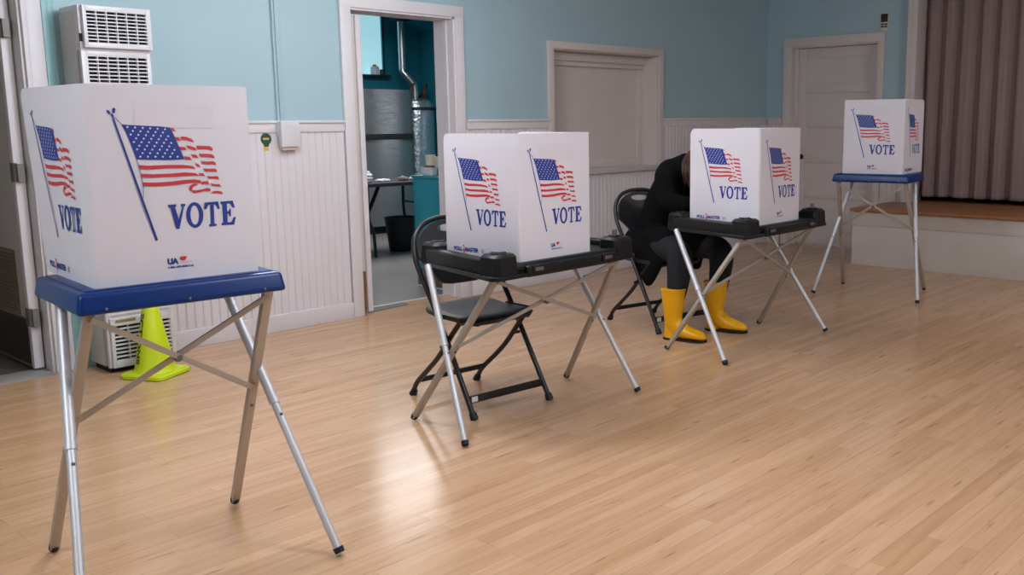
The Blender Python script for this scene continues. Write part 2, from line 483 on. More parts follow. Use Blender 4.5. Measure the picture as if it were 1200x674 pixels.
b = B()
b.box(-3.2, 9.2, -5.2, D, -0.1, 0.0)
b.box(3.80, 4.672, D - 0.001, D + 0.195, -0.1, 0.0)
struct(b.build('floor', 'floor', smooth=False))
b = B()
b.box(-3.2, 9.2, -5.2, D + TH, CZ, CZ + 0.1)
struct(b.build('ceiling', 'ceil', smooth=False))

# left wall with doorway, kitchen doorway and serving hatch
b = B()
for (x0, x1, z0, z1) in [(-3.2, 0.92, 0, CZ), (0.92, 1.84, 2.06, CZ), (1.84, 3.79, 0, CZ), (3.79, 4.69, 2.085, CZ), (4.69, 5.712, 0, CZ),
                         (5.712, 7.112, 0, 0.90), (5.712, 7.112, 1.912, CZ), (7.112, 9.2, 0, CZ)]:
    b.box(x0, x1, D, D + TH, z0, z1)
struct(b.build('wall_left', 'wall', smooth=False))
b = B()
b.box(-3.2, -3.0, -5.2, D, 0, CZ)
struct(b.build('wall_front', 'wall', smooth=False))
b = B()
b.box(-3.0, 9.2, -5.2, -5.0, 0, CZ)
struct(b.build('wall_right', 'wall', smooth=False))
# back wall: door opening y 4.31..5.27, proscenium opening y < 3.93
b = B()
b.box(FX, FX + TH, 5.27, D, 0, CZ)
b.box(FX, FX + TH, 4.30, 5.27, 2.06, CZ)
b.box(FX, FX + TH, 3.97, 4.30, 0, CZ)
b.box(FX, FX + TH, -5.0, -3.6, 0, CZ)
struct(b.build('wall_back', 'wall', smooth=False))


def beads(x0, x1, z0, z1, T, pitch=0.052):
    """beadboard: real grooves, profile along x, facing -y"""
    prof = [(x0, 0.0)]
    k = math.ceil(x0 / pitch)
    while k * pitch < x1 - 0.012:
        c = k * pitch
        if c > x0 + 0.012:
            prof += [(c - 0.006, 0.0), (c - 0.003, 0.004), (c, 0.0005), (c + 0.003, 0.004), (c + 0.006, 0.0)]
        k += 1
    prof.append((x1, 0.0))
    vs = []; fs = []
    for (x, y) in prof:
        vs += [(x, y, z0), (x, y, z1)]
    for i in range(len(prof) - 1):
        fs.append([2 * i, 2 * i + 2, 2 * i + 3, 2 * i + 1])
    n = len(vs)
    vs += [(x0, 0.012, z0), (x0, 0.012, z1), (x1, 0.012, z0), (x1, 0.012, z1)]
    fs += [[0, 1, n + 1, n], [n - 2, n + 2, n + 3, n - 1]]
    return vs, fs


def wainscot(name, segs, T, mat_='white'):
    b = B()
    for (x0, x1, z0, z1) in segs:
        vs, fs = beads(x0, x1, z0, z1, None)
        b.add(vs, fs, 0, T)
    return struct(b.build(name, mat_, smooth=False, fixn=False))


TL = Matrix.Translation((0, D - 0.012, 0))
wainscot('trim_1', [(2.06, 3.70, 0.0, 1.27), (4.77, 5.66, 0.0, 1.27), (5.66, 7.17, 0.0, 0.87), (7.17, 8.99, 0.0, 1.27)], TL)
# back wall: rotate so that local x -> world -y, facing -x
TBK = Matrix(((0, 1, 0, FX - 0.012), (-1, 0, 0, 0), (0, 0, 1, 0), (0, 0, 0, 1)))
wainscot('trim_2', [(-5.548, -5.36, 0.0, 1.27), (-4.23, -3.98, 0.0, 1.27)], TBK, 'cream')


def rail(x0, x1):
    b = B()
    b.box(x0, x1, D - 0.022, D, 1.268, 1.335, bev=0.003)
    b.box(x0, x1, D - 0.034, D, 1.325, 1.342, bev=0.004)
    return b


for i, (x0, x1) in enumerate([(2.36, 3.705), (4.775, 5.655), (7.175, 8.995)]):
    struct(rail(x0, x1).build('trim_%d' % (3 + i), 'white'))
b = B()
b.box(FX - 0.022, FX, 5.36, 5.53, 1.268, 1.335, bev=0.003)
b.box(FX - 0.034, FX, 5.36, 5.53, 1.325, 1.342, bev=0.004)
b.box(FX - 0.022, FX, 3.98, 4.23, 1.268, 1.335, bev=0.003)
struct(b.build('trim_6', 'cream'))

for i, (x0, x1) in enumerate([(2.36, 3.705), (4.775, 8.985)]):
    b = B()
    b.box(x0, x1, D - 0.028, D, 0.0, 0.11, bev=0.004)
    struct(b.build('baseboard_left' if i == 0 else 'baseboard_left_far', 'white'))
b = B()
b.box(FX - 0.026, FX, 3.98, 4.23, 0.0, 0.11, bev=0.004)
b.box(FX - 0.026, FX, 5.36, 5.53, 0.0, 0.11, bev=0.004)
struct(b.build('baseboard_back', 'cream'))

# ---- left exit doorway: casing, open leaf
b = B()
b.box(1.835, 1.912, D - 0.022, D, 0.0, 2.2, bev=0.004)
b.box(1.800, 1.84, D - 0.010, D + 0.10, 0.0, 2.06, bev=0.004)
b.box(1.812, 1.838, D - 0.032, D + 0.02, 0.0, 2.2, bev=0.006)
b.box(0.78, 0.92, D - 0.022, D, 0.0, 2.2, bev=0.004)
b.box(0.778, 1.911, D - 0.025, D, 2.06, 2.202, bev=0.004)
struct(b.build('trim_7', 'white'))
b = B()
b.box(1.912, 1.945, D - 0.026, D, 0.0, CZ, bev=0.003)
b.box(1.945, 1.975, D - 0.012, D, 0.0, CZ, bev=0.002)
struct(b.build('trim_8', 'batten'))

leaf = bpy.data.objects.new('door_1', None)
COL.objects.link(leaf)
leaf.location = (1.768, 5.655, 0)
struct(leaf)
L = 0.92
b = B()   # flush slab, the shade on its face put into the colour
b.box(-0.022, 0.022, 0, L, 0.02, 2.03, bev=0.003)
b.build('door_leaf', 'doorshade', leaf)
b = B()
b.box(-0.0245, 0.0245, -0.006, 0.034, 0.018, 2.031, bev=0.002)
b.build('edge_strip', 'white', leaf)  # hinge edge of the leaf, same paint without the painted shade
b = B()
b.box(-0.0245, -0.021, 0.13, 0.80, 0.30, 0.66)
for k in range(17):
    z = 0.31 + k * 0.0205
    b.add([(-0.034, 0.14, z), (-0.034, 0.79, z), (-0.024, 0.79, z + 0.015), (-0.024, 0.14, z + 0.015), (-0.031, 0.14, z - 0.003), (-0.031, 0.79, z - 0.003), (-0.022, 0.79, z + 0.012), (-0.022, 0.14, z + 0.012)],
          [[0, 1, 2, 3], [7, 6, 5, 4], [0, 4, 5, 1], [1, 5, 6, 2], [3, 2, 6, 7], [0, 3, 7, 4]])
b.build('louver_vent', 'louver', leaf, smooth=False)
b = B()
b.box(-0.0255, -0.02, 0.045, L - 0.03, 0.035, 0.285, bev=0.001)
b.build('kick_plate', 'kick', leaf)
b = B()
b.box(-0.027, -0.02, 0.04, L - 0.02, 0.285, 0.293)
b.box(-0.027, -0.02, 0.04, L - 0.02, 0.027, 0.035)
b.build('kick_plate_trim', 'hinge', leaf)
for z in (0.25, 1.03, 1.77):
    b = B()
    b.box(-0.026, -0.0215, 0.0, 0.052, z, z + 0.1, bev=0.001)
    b.tube([(-0.018, -0.012, z), (-0.018, -0.012, z + 0.1)], 0.009, 10)
    b.box(-0.02, 0.012, -0.045, -0.008, z + 0.005, z + 0.095)
    b.build('hinge', 'hinge', leaf)
b = B()
b.box(0.92, 1.80, 5.50, 5.69, -0.002, 0.008, bev=0.003)
struct(b.build('trim_9', 'thresh'))
# corridor behind the exit door
b = B()
b.box(-1.2, 2.4, D + 0.001, 9.0, -0.1, -0.004)
struct(b.build('floor_corridor', 'cfloor', smooth=False))
b = B()
b.box(-1.4, -1.2, D + TH, 9.0, 0, CZ)
b.box(-1.4, 2.6, 9.0, 9.2, 0, CZ)
b.box(2.4, 2.6, D + TH, 9.0, 0, CZ)
struct(b.build('wall_corridor', 'cream', smooth=False))
b = B()
b.box(-1.4, 2.6, D + TH, 9.2, CZ, CZ + 0.1)
struct(b.build('ceiling_corridor', 'ceil', smooth=False))

# ---- kitchen doorway: casing, jambs, leaf swung in against the left
b = B()
b.box(3.71, 3.793, D - 0.024, D, 0, 2.155, bev=0.004)
b.box(4.687, 4.765, D - 0.024, D, 0, 2.155, bev=0.004)
b.box(3.708, 4.767, D - 0.026, D, 2.078, 2.157, bev=0.004)
b.box(4.672, 4.692, D - 0.01, D + TH + 0.01, 0, 2.08)
b.box(3.79, 4.69, D - 0.01, D + TH + 0.01, 2.065, 2.087)
b.box(3.785, 3.80, D - 0.01, D + TH + 0.01, 0, 2.08)
b.box(4.662, 4.673, D + 0.06, D + 0.10, 0, 2.066)
struct(b.build('trim_10', 'white'))
leaf = bpy.data.objects.new('door_2', None)
COL.objects.link(leaf)
leaf.location = (3.871, 5.595, 0)
struct(leaf)
b = B()
b.box(-0.005, 0.034, 0, 0.84, 0.012, 2.04, bev=0.002)
b.build('door_leaf', 'white', leaf)
b = B()
b.box(-0.066, -0.008, 0.016, 0.06, 0.30, 2.04)
b.build('door_stop', 'cream', leaf)
b = B()
b.box(-0.066, -0.008, 0.014, 0.06, 0.03, 0.298)
b.build('bare_wood_filler', 'oak', leaf)

b = B()
b.box(3.80, 4.672, D + 0.19, D + 0.205, -0.001, 0.006, bev=0.002)
struct(b.build('trim_15', 'white'))

# ---- serving hatch
b = B()
b.box(5.655, 5.716, D - 0.024, D, 0.90, 1.965, bev=0.004)
b.box(7.108, 7.17, D - 0.024, D, 0.90, 1.965, bev=0.004)
b.box(5.653, 7.172, D - 0.026, D, 1.908, 1.967, bev=0.004)
struct(b.build('trim_14', 'cream'))
w1 = bpy.data.objects.new('window_1', None)
COL.objects.link(w1)
w1.location = (6.41, D, 0.9)
struct(w1)
b = B()   # recess lining
x0, x1 = -0.698, 0.702
b.box(x0, x1, 0.0, 0.21, -0.002, 0.012)
b.box(x0, x0 + 0.012, 0.0, 0.21, 0.01, 1.01)
b.box(x1 - 0.012, x1, 0.0, 0.21, 0.01, 1.01)
b.box(x0, x1, 0.0, 0.21, 1.0, 1.012)
b.build('recess_lining', 'cream', w1, smooth=False)
b = B()
b.box(x0, x1, 0.198, 0.215, 0.01, 1.0)
b.box(x0 + 0.01, x0 + 0.07, 0.180, 0.2, 0.01, 0.94, bev=0.002)
b.box(x1 - 0.075, x1 - 0.012, 0.180, 0.2, 0.01, 0.94, bev=0.002)
b.box(x0 + 0.01, x1 - 0.012, 0.182, 0.2, 0.01, 0.085, bev=0.002)
b.build('shutter_board', 'cream', w1)
b = B()
b.box(x0 + 0.01, x1 - 0.012, 0.13, 0.2, 0.93, 1.0, bev=0.004)
b.box(x0 + 0.01, x1 - 0.012, 0.16, 0.2, 0.89, 0.93, bev=0.004)
b.build('shutter_housing', 'cream', w1)
b = B()
b.box(x0 - 0.055, x1 + 0.055, -0.05, 0.02, -0.028, 0.004, bev=0.006)
b.build('hatch_sill', 'heater_side', w1)

# ---- back wall door
b = B()
b.box(FX - 0.024, FX, 5.268, 5.35, 0, 2.15, bev=0.004)
b.box(FX - 0.024, FX, 4.235, 4.305, 0, 2.15, bev=0.004)
b.box(FX - 0.027, FX, 4.233, 5.352, 2.065, 2.152, bev=0.004)
b.box(FX - 0.01, FX + 0.2, 5.255, 5.272, 0, 2.07)
b.box(FX - 0.01, FX + 0.2, 4.30, 4.313, 0, 2.07)
b.box(FX - 0.01, FX + 0.2, 4.31, 5.26, 2.05, 2.07)
b.box(FX + 0.06, FX + 0.09, 5.22, 5.256, 0, 2.05)
struct(b.build('trim_11', 'cream'))
d3 = bpy.data.objects.new('door_3', None)
COL.objects.link(d3)
d3.location = (FX + 0.09, 4.785, 0)
struct(d3)
b = B()
hw = 0.468
b.box(0.012, 0.03, -hw, hw, 0.01, 2.045)
for (y0, y1) in ((-hw, -hw + 0.115), (hw - 0.115, hw)):
    b.box(0.0, 0.03, y0, y1, 0.01, 2.045, bev=0.003)
zs = [0.01, 0.26, 0.60, 0.98, 1.34, 1.70, 2.045]
for z0, z1 in ((0.01, 0.17), (0.50, 0.60), (0.87, 0.97), (1.235, 1.335), (1.592, 1.692), (1.946, 2.045)):
    b.box(0.0, 0.03, -hw + 0.112, hw - 0.112, z0, z1, bev=0.003)
b.build('door_leaf', 'cream', d3)
b = B()
kT = Matrix.Translation((0.0, hw - 0.075, 0.93)) @ Matrix.Rotation(-PI / 2, 4, 'Y')
b.lathe([(0.001, 0.062), (0.022, 0.058), (0.027, 0.045), (0.024, 0.034), (0.010, 0.026), (0.009, 0.008), (0.026, 0.006), (0.027, 0.0)], 18, T=kT)
b.build('door_knob', 'dark', d3)

# ---- proscenium trim, stage, curtain
b = B()
b.box(FX - 0.06, FX + TH, 3.895, 3.972, 0.0, CZ, bev=0.004)
b.box(FX - 0.075, FX - 0.05, 3.955, 3.985, 0.0, CZ, bev=0.004)
struct(b.build('trim_12', 'cream'))
b = B()
b.box(8.085, 8.11, -3.6, 4.05, 0.0, 0.49)
b.box(8.078, 8.09, -3.6, 4.055, 0.362, 0.486, bev=0.003)
b.box(8.078, 8.09, -3.6, 4.055, 0.0, 0.358, bev=0.003)
b.box(8.11, FX - 0.062, 4.03, 4.05, 0.0, 0.49)
struct(b.build('trim_13', 'apron'))
b = B()
b.box(8.05, FX - 0.062, -3.6, 4.075, 0.49, 0.518, bev=0.006)
b.box(FX - 0.062, 11.5, -3.6, 3.894, 0.49, 0.518)
struct(b.build('floor_stage', 'stagewood'))
b = B()
b.box(11.5, 11.6, -3.7, 3.9, 0.4, 3.0)
b.box(FX + TH, 11.5, 3.9, 4.0, 0.4, 3.0)
b.box(FX + TH, 11.5, -3.7, -3.6, 0.4, 3.0)
b.box(FX + TH, 11.6, -3.7, 4.0, 3.0, 3.1)
b.box(9.42, 9.46, -3.6, 3.9, 0.518, 0.75)
struct(b.build('wall_backstage', 'stageblack', smooth=False))


def curtain():
    b = B()
    n = 1500
    y0, y1 = 3.885, -3.55
    zs = [0.566, 0.60, 0.66, 0.69, 0.8, 1.2, 1.7, 2.3, 2.555]
    pts = []
    ph = 0.0
    rnd = random.Random(11)
    jit = [rnd.uniform(-1, 1) for _ in range(200)]
    for i in range(n + 1):
        t = i / n
        y = y0 + (y1 - y0) * t
        s_ = (y0 - y) / 0.165
        k = int(s_)
        f = s_ - k
        j0, j1 = jit[k % 200], jit[(k + 1) % 200]
        w = j0 * (1 - f) + j1 * f
        x = 0.042 * math.cos(2 * PI * s_ + 0.9 * w) + 0.014 * math.cos(4 * PI * s_ + 2 * w) + 0.01 * w
        pts.append((x, y, w))
    vs = []; fs = []
    for z in zs:
        a = 0.75 + 0.35 * (2.5 - z) / 2
        for (x, y, w) in pts:
            yy = y + 0.012 * w * (2.5 - z)
            yy = min(yy, 3.888)
            zz = z + (0.006 * w if z < 0.6 else 0)
            vs.append((9.12 + x * a + (0.002 if 0.65 < z < 0.68 else 0), yy, zz))
    N = n + 1
    for i in range(len(zs) - 1):
        for k in range(n):
            fs.append([i * N + k, i * N + k + 1, (i + 1) * N + k + 1, (i + 1) * N + k])
    b.add(vs, fs)
    o = b.build('stage_curtain', 'curtain', fixn=False, angle=80)
    md = o.modifiers.new('thick', 'SOLIDIFY'); md.thickness = 0.004
    return o


tag(curtain(), 'long pleated mauve-brown curtain hanging across the stage opening', 'curtain')

# ---- kitchen shell
KX0, KX1, KY1 = 3.0, 8.2, 10.45
b = B()
b.box(3.0, 8.4, D + 0.001, 10.6, -0.1, -0.003)
struct(b.build('floor_kitchen', 'ktile', smooth=False))
b = B()
# back wall with a high lit opening x 6.4..7.62, z 1.93..2.75
b.box(3.0, 6.4, KY1, KY1 + 0.12, 0, 3.1)
b.box(7.62, 8.4, KY1, KY1 + 0.12, 0, 3.1)
b.box(6.4, 7.62, KY1, KY1 + 0.12, 0, 1.93)
b.box(6.4, 7.62, KY1, KY1 + 0.12, 2.78, 3.1)
b.box(KX1, KX1 + 0.2, D + TH, 7.75, 0, 3.1)
b.box(KX1, KX1 + 0.2, 8.25, KY1, 0, 3.1)
b.box(KX1, KX1 + 0.2, 7.75, 8.25, 0, 1.0)
b.box(KX1, KX1 + 0.2, 7.75, 8.25, 2.1, 3.1)
b.box(2.8, 3.0, D + TH, KY1, 0, 3.1)
b.box(3.0, 3.6, D + TH, D + TH + 0.02, 0, 3.1)
b.box(4.80, 8.2, D + TH + 0.001, D + TH + 0.02, 0, 2.5)
struct(b.build('wall_kitchen', 'kwall', smooth=False))
b = B()
b.add([(KX1, D + TH, 2.50), (KX1, KY1, 2.50), (7.0, KY1, 2.98), (7.0, D + TH, 2.98), (3.0, D + TH, 2.98), (3.0, KY1, 2.98)],
      [[0, 1, 2, 3], [3, 2, 5, 4]])
struct(b.build('ceiling_kitchen', 'kwall', smooth=False, fixn=False))
w2 = bpy.data.objects.new('window_2', None)
COL.objects.link(w2)
w2.location = (7.01, KY1, 1.93)
struct(w2)
b = B()
b.box(-0.61, 0.61, 0.0, 0.5, -0.02, 0.0)
b.box(-0.63, -0.61, 0.0, 0.5, -0.02, 0.85)
b.box(0.61, 0.63, 0.0, 0.5, -0.02, 0.85)
b.box(-0.63, 0.63, 0.0, 0.5, 0.85, 0.87)
b.build('window_recess', 'vent_room', w2, smooth=False)
b = B()
b.box(-0.61, 0.61, 0.03, 0.05, 0, 0.85)
b.build('window_pane', 'pane', w2, smooth=False)
b = B()
b.box(-0.63, 0.63, -0.13, 0.03, -0.03, 0.0, bev=0.004)
b.build('window_sill', 'strap', w2)
w3 = bpy.data.objects.new('window_3', None)
COL.objects.link(w3)
w3.location = (KX1, 8.0, 1.0)
struct(w3)
b = B()
b.box(0.10, 0.12, -0.25, 0.25, 0.0, 1.1)
b.build('window_pane', 'daypane', w3, smooth=False)
b = B()
for (y0, y1, z0, z1) in ((-0.31, -0.24, -0.06, 1.16), (0.24, 0.31, -0.06, 1.16), (-0.31, 0.31, -0.06, 0.01), (-0.31, 0.31, 1.09, 1.16), (-0.25, 0.25, 0.54, 0.57)):
    b.box(-0.02, 0.10, y0, y1, z0, z1, bev=0.004)
b.build('window_frame', 'white', w3)
b = B()
b.prism([(3.90, 5.61), (4.24, 5.64), (4.27, 5.735), (3.98, 5.735)], 0.0005, 0.004)
tag(b.build('floor_mat', 'mat'), 'small dark grey mat strip on the floor at the kitchen threshold', 'mat')

# ================================================================ voting booths
PF, PS, PH = 0.45, 0.467, 0.533      # privacy screen: front, side, height


def flat(b, pts, T, eps, mi):
    b.add([T((p[0], p[1]), eps) for p in pts], tri(pts), mi)


def art_flag(parent, T):
    b = B()
    rnd = 0.0006
    flat(b, ART['canton'], T, 0.0006, 0)
    (ax, ay), (bx, by) = ART['pole']
    dx, dy = bx - ax, by - ay
    l = math.hypot(dx, dy)
    nx, ny = -dy / l * 0.0033, dx / l * 0.0033
    flat(b, [(ax + nx * .7, ay + ny * .7), (ax - nx * .7, ay - ny * .7), (bx - nx, by - ny), (bx + nx, by + ny)], T, 0.0007, 0)
    r = ART['rope']
    for i in range(len(r) - 1):
        (ax, ay), (bx, by) = r[i], r[i + 1]
        dx, dy = bx - ax, by - ay
        l = math.hypot(dx, dy)
        nx, ny = -dy / l * 0.0007, dx / l * 0.0007
        flat(b, [(ax + nx, ay + ny), (ax - nx, ay - ny), (bx - nx, by - ny), (bx + nx, by + ny)], T, 0.0008, 0)
    for e in ART['eagle']:
        flat(b, e, T, 0.0007, 0)
    for s_ in ART['stripes']:
        flat(b, s_, T, 0.0006, 1)
    TLc, TRc, BLc, BRc = [Vector((p[0], p[1])) for p in ART['cc']]
    for row in range(9):
        n = 6 if row % 2 == 0 else 5
        for k in range(n):
            u = (0.5 + k) / 6 if row % 2 == 0 else (1.0 + k) / 6
            u = 0.02 + u * 0.93
            v = (row + 0.6) / 9.3
            c = (TLc * (1 - u) + TRc * u) * (1 - v) + (BLc * (1 - u) + BRc * u) * v
            st = []
            for q in range(10):
                a = PI / 2 + q * PI / 5
                rr = 0.0036 if q % 2 == 0 else 0.0017
                st.append((c.x + rr * math.cos(a), c.y + rr * math.sin(a)))
            flat(b, st, T, 0.0012, 2)
    return b.build('flag_print', ['ink_blue', 'ink_red', 'ink_white'], parent, smooth=False, fixn=False)


def art_vote(parent, T):
    b = B()
    for k in 'VTE':
        flat(b, ART[k], T, 0.0006, 0)
    (cx, cy), (rx, _), (_, ty), (ix, _), (_, iy) = ART['O']
    n = 40
    vo = []; fo = []
    for i in range(n):
        a = 2 * PI * i / n
        sk = 0.0
        vo.append(T((cx + (rx - cx) * math.cos(a), cy + (ty - cy) * math.sin(a)), 0.0006))
        vo.append(T((cx + (ix - cx) * math.cos(a), cy + (iy - cy) * math.sin(a)), 0.0006))
    for i in range(n):
        j = (i + 1) % n
        fo.append([2 * i, 2 * j, 2 * j + 1, 2 * i + 1])
    b.add(vo, fo, 0)
    return b.build('vote_lettering', ['ink_blue'], parent, smooth=False, fixn=False)


def put_text(b, txt, x, y, size, T, mi, bold=0.0, xs=1.0, eps=0.0008):
    v, f = text_polys(txt, size, bold, xs)
    b.add([T((x + p[0], y + p[1]), eps) for p in v], f, mi)


def art_maker(parent, T):
    b = B()
    fit_text(b, 'UA', 0.189, 0.2185, 0.0445, 0.0175, T, 0, 0.0011)
    # small red wavy emblem
    e = []
    for i in range(16):
        a = 2 * PI * i / 16
        e.append((0.2315 + 0.0098 * math.cos(a) + 0.001 * math.sin(3 * a), 0.0595 + 0.0062 * math.sin(a) + 0.0012 * math.cos(2 * a)))
    flat(b, e, T, 0.0008, 1)
    fit_text(b, '1-800-409-8083 UA', 0.190, 0.260, 0.0335, 0.0062, T, 0, 0.0002)
    put_text(b, 'election supplies', 0.2215, 0.047, 0.0048, T, 2, 0.0, 1.1)
    return b.build('maker_mark', ['ink_blue', 'ink_red', 'ink_grey'], parent, smooth=False, fixn=False)


def fit_text(b, txt, x0, x1, y, h, T, mi, bold=0.0):
    v, f = text_polys(txt, 1.0, bold / h)
    a0, a1 = min(p[0] for p in v), max(p[0] for p in v)
    b0, b1 = min(p[1] for p in v), max(p[1] for p in v)
    b.add([T((x0 + (p[0] - a0) / (a1 - a0) * (x1 - x0), y + (p[1] - b0) / (b1 - b0) * h), 0.0008) for p in v], f, mi)


def art_poll(parent, T):
    b = B()
    fit_text(b, 'POLL', 0.046, 0.102, 0.020, 0.0185, T, 0, 0.0009)
    fit_text(b, 'MASTER', 0.121, 0.208, 0.020, 0.0185, T, 0, 0.0009)
    fit_text(b, 'II', 0.226, 0.243, 0.020, 0.0175, T, 3, 0.0005)
    # red ribbon-like arrow between the words
    flat(b, [(0.105, 0.0485), (0.117, 0.047), (0.116, 0.034), (0.119, 0.022), (0.113, 0.004), (0.110, 0.018), (0.107, 0.026), (0.110, 0.036)], T, 0.0008, 1)
    flat(b, [(0.110, 0.044), (0.1125, 0.0435), (0.1135, 0.030), (0.111, 0.031)], T, 0.0011, 2)
    return b.build('product_lettering', ['ink_blue', 'ink_red', 'ink_white', 'ink_grey'], parent, smooth=False, fixn=False)


def screen_mesh():
    """three-sided privacy screen standing on z=0, open at +y"""
    t = 0.006
    rc = 0.014
    path = []      # (x, y, nx, ny, distance to free end)

    def seg(a, c, n, k):
        for i in range(k):
            f = i / (k - 1)
            path.append((a[0] + (c[0] - a[0]) * f, a[1] + (c[1] - a[1]) * f, n[0], n[1]))
    hx = PF / 2
    ys = [PS, PS - 0.002, PS - 0.005, PS - 0.010, PS - 0.016, PS - 0.024, PS - 0.034, PS - 0.1, PS - 0.25, rc]
    for y in ys:
        path.append((-hx, y, -1, 0))
    for i in range(1, 6):
        a = PI + (PI / 2) * i / 6
        path.append((-hx + rc + rc * math.cos(a), rc + rc * math.sin(a), math.cos(a), math.sin(a)))
    seg((-hx + rc, 0), (hx - rc, 0), (0, -1), 6)
    for i in range(1, 6):
        a = 1.5 * PI + (PI / 2) * i / 6
        path.append((hx - rc + rc * math.cos(a), rc + rc * math.sin(a), math.cos(a), math.sin(a)))
    for y in ys[::-1]:
        path.append((hx, y, 1, 0))
    r = 0.034
    vs = []
    for (x, y, nx, ny) in path:
        d = PS - y if y > 0.1 else 9
        top = PH if d >= r else PH - r + math.sqrt(max(0, r * r - (r - d) ** 2))
        vs += [(x, y, 0), (x, y, top), (x - nx * t, y - ny * t, top), (x - nx * t, y - ny * t, 0)]
    fs = []
    N = len(path)
    for i in range(N - 1):
        a, c = 4 * i, 4 * i + 4
        fs += [[a, c, c + 1, a + 1], [a + 1, c + 1, c + 2, a + 2], [a + 2, c + 2, c + 3, a + 3], [a + 3, c + 3, c, a]]
    fs += [[0, 1, 2, 3], [4 * N - 1, 4 * N - 2, 4 * N - 3, 4 * N - 4]]
    b = B()
    b.add(vs, fs)
    return b


def add_screen(root, z):
    sc = screen_mesh().build('privacy_screen', 'panel', root)
    sc.location = (0, 0, z)
    F = lambda p, e: Vector((-PF / 2 + p[0], -e, p[1]))
    Ls = lambda p, e: Vector((-PF / 2 - e, PS - p[0] - 0.004, p[1]))
    Rs = lambda p, e: Vector((PF / 2 + e, 0.004 + p[0], p[1]))
    for T in (F, Ls, Rs):
        art_flag(sc, T)
        art_vote(sc, T)
    art_maker(sc, F)
    art_poll(sc, Ls)
    art_poll(sc, Rs)
    b = B()
    flat(b, [(0.124, 0.421), (0.342, 0.416), (0.342, 0.484), (0.124, 0.488)], F, 0.0003, 0)
    b.build('pale_pink_print', 'ink_pink', sc, smooth=False, fixn=False)
    return sc


def leg(root, top, foot, kind, name='leg'):
    """a two-piece tube or channel from under the tray to the floor, with rubber cap"""
    top = Vector(top); foot = Vector(foot)
    d = (foot - top)
    end = foot - d.normalized() * 0.018
    b = B()
    if kind == 'tube':
        b.tube([top, top + d * 0.46], 0.0155, 14)
        b.tube([top + d * 0.45, end], 0.0128, 14)
        b.tube([top + d * 0.445, top + d * 0.465], 0.0168, 14)
    else:
        b.bar(top, end, 0.028, 0.021, bev=0.003, up=(0, 1, 0))
    o = b.build(name, 'alu' if kind == 'tube' else 'alu2', root)
    b = B()
    dd = d.normalized()
    b.tube([foot - dd * 0.026 + Vector((0, 0, .004)), foot - dd * 0.008 + Vector((0, 0, .004))], [0.0165, 0.015], 12)
    b.build('rubber_foot', 'rubber', o)
    # push button
    b = B()
    p = top + d * 0.5
    b.lathe([(0.005, -0.017), (0.005, 0.017)], 8, T=Matrix.Translation(p) @ Matrix.Rotation(PI / 2, 4, 'X'))
    b.build('push_button', 'steel', o)
    return o


def brace(root, a, c, name='cross_brace'):
    b = B()
    b.bar(a, c, 0.017, 0.007, bev=0.001, up=(0, 1, 0))
    return b.build(name, 'alu2', root)


def lerp(a, c, t):
    return Vector(a) * (1 - t) + Vector(c) * t


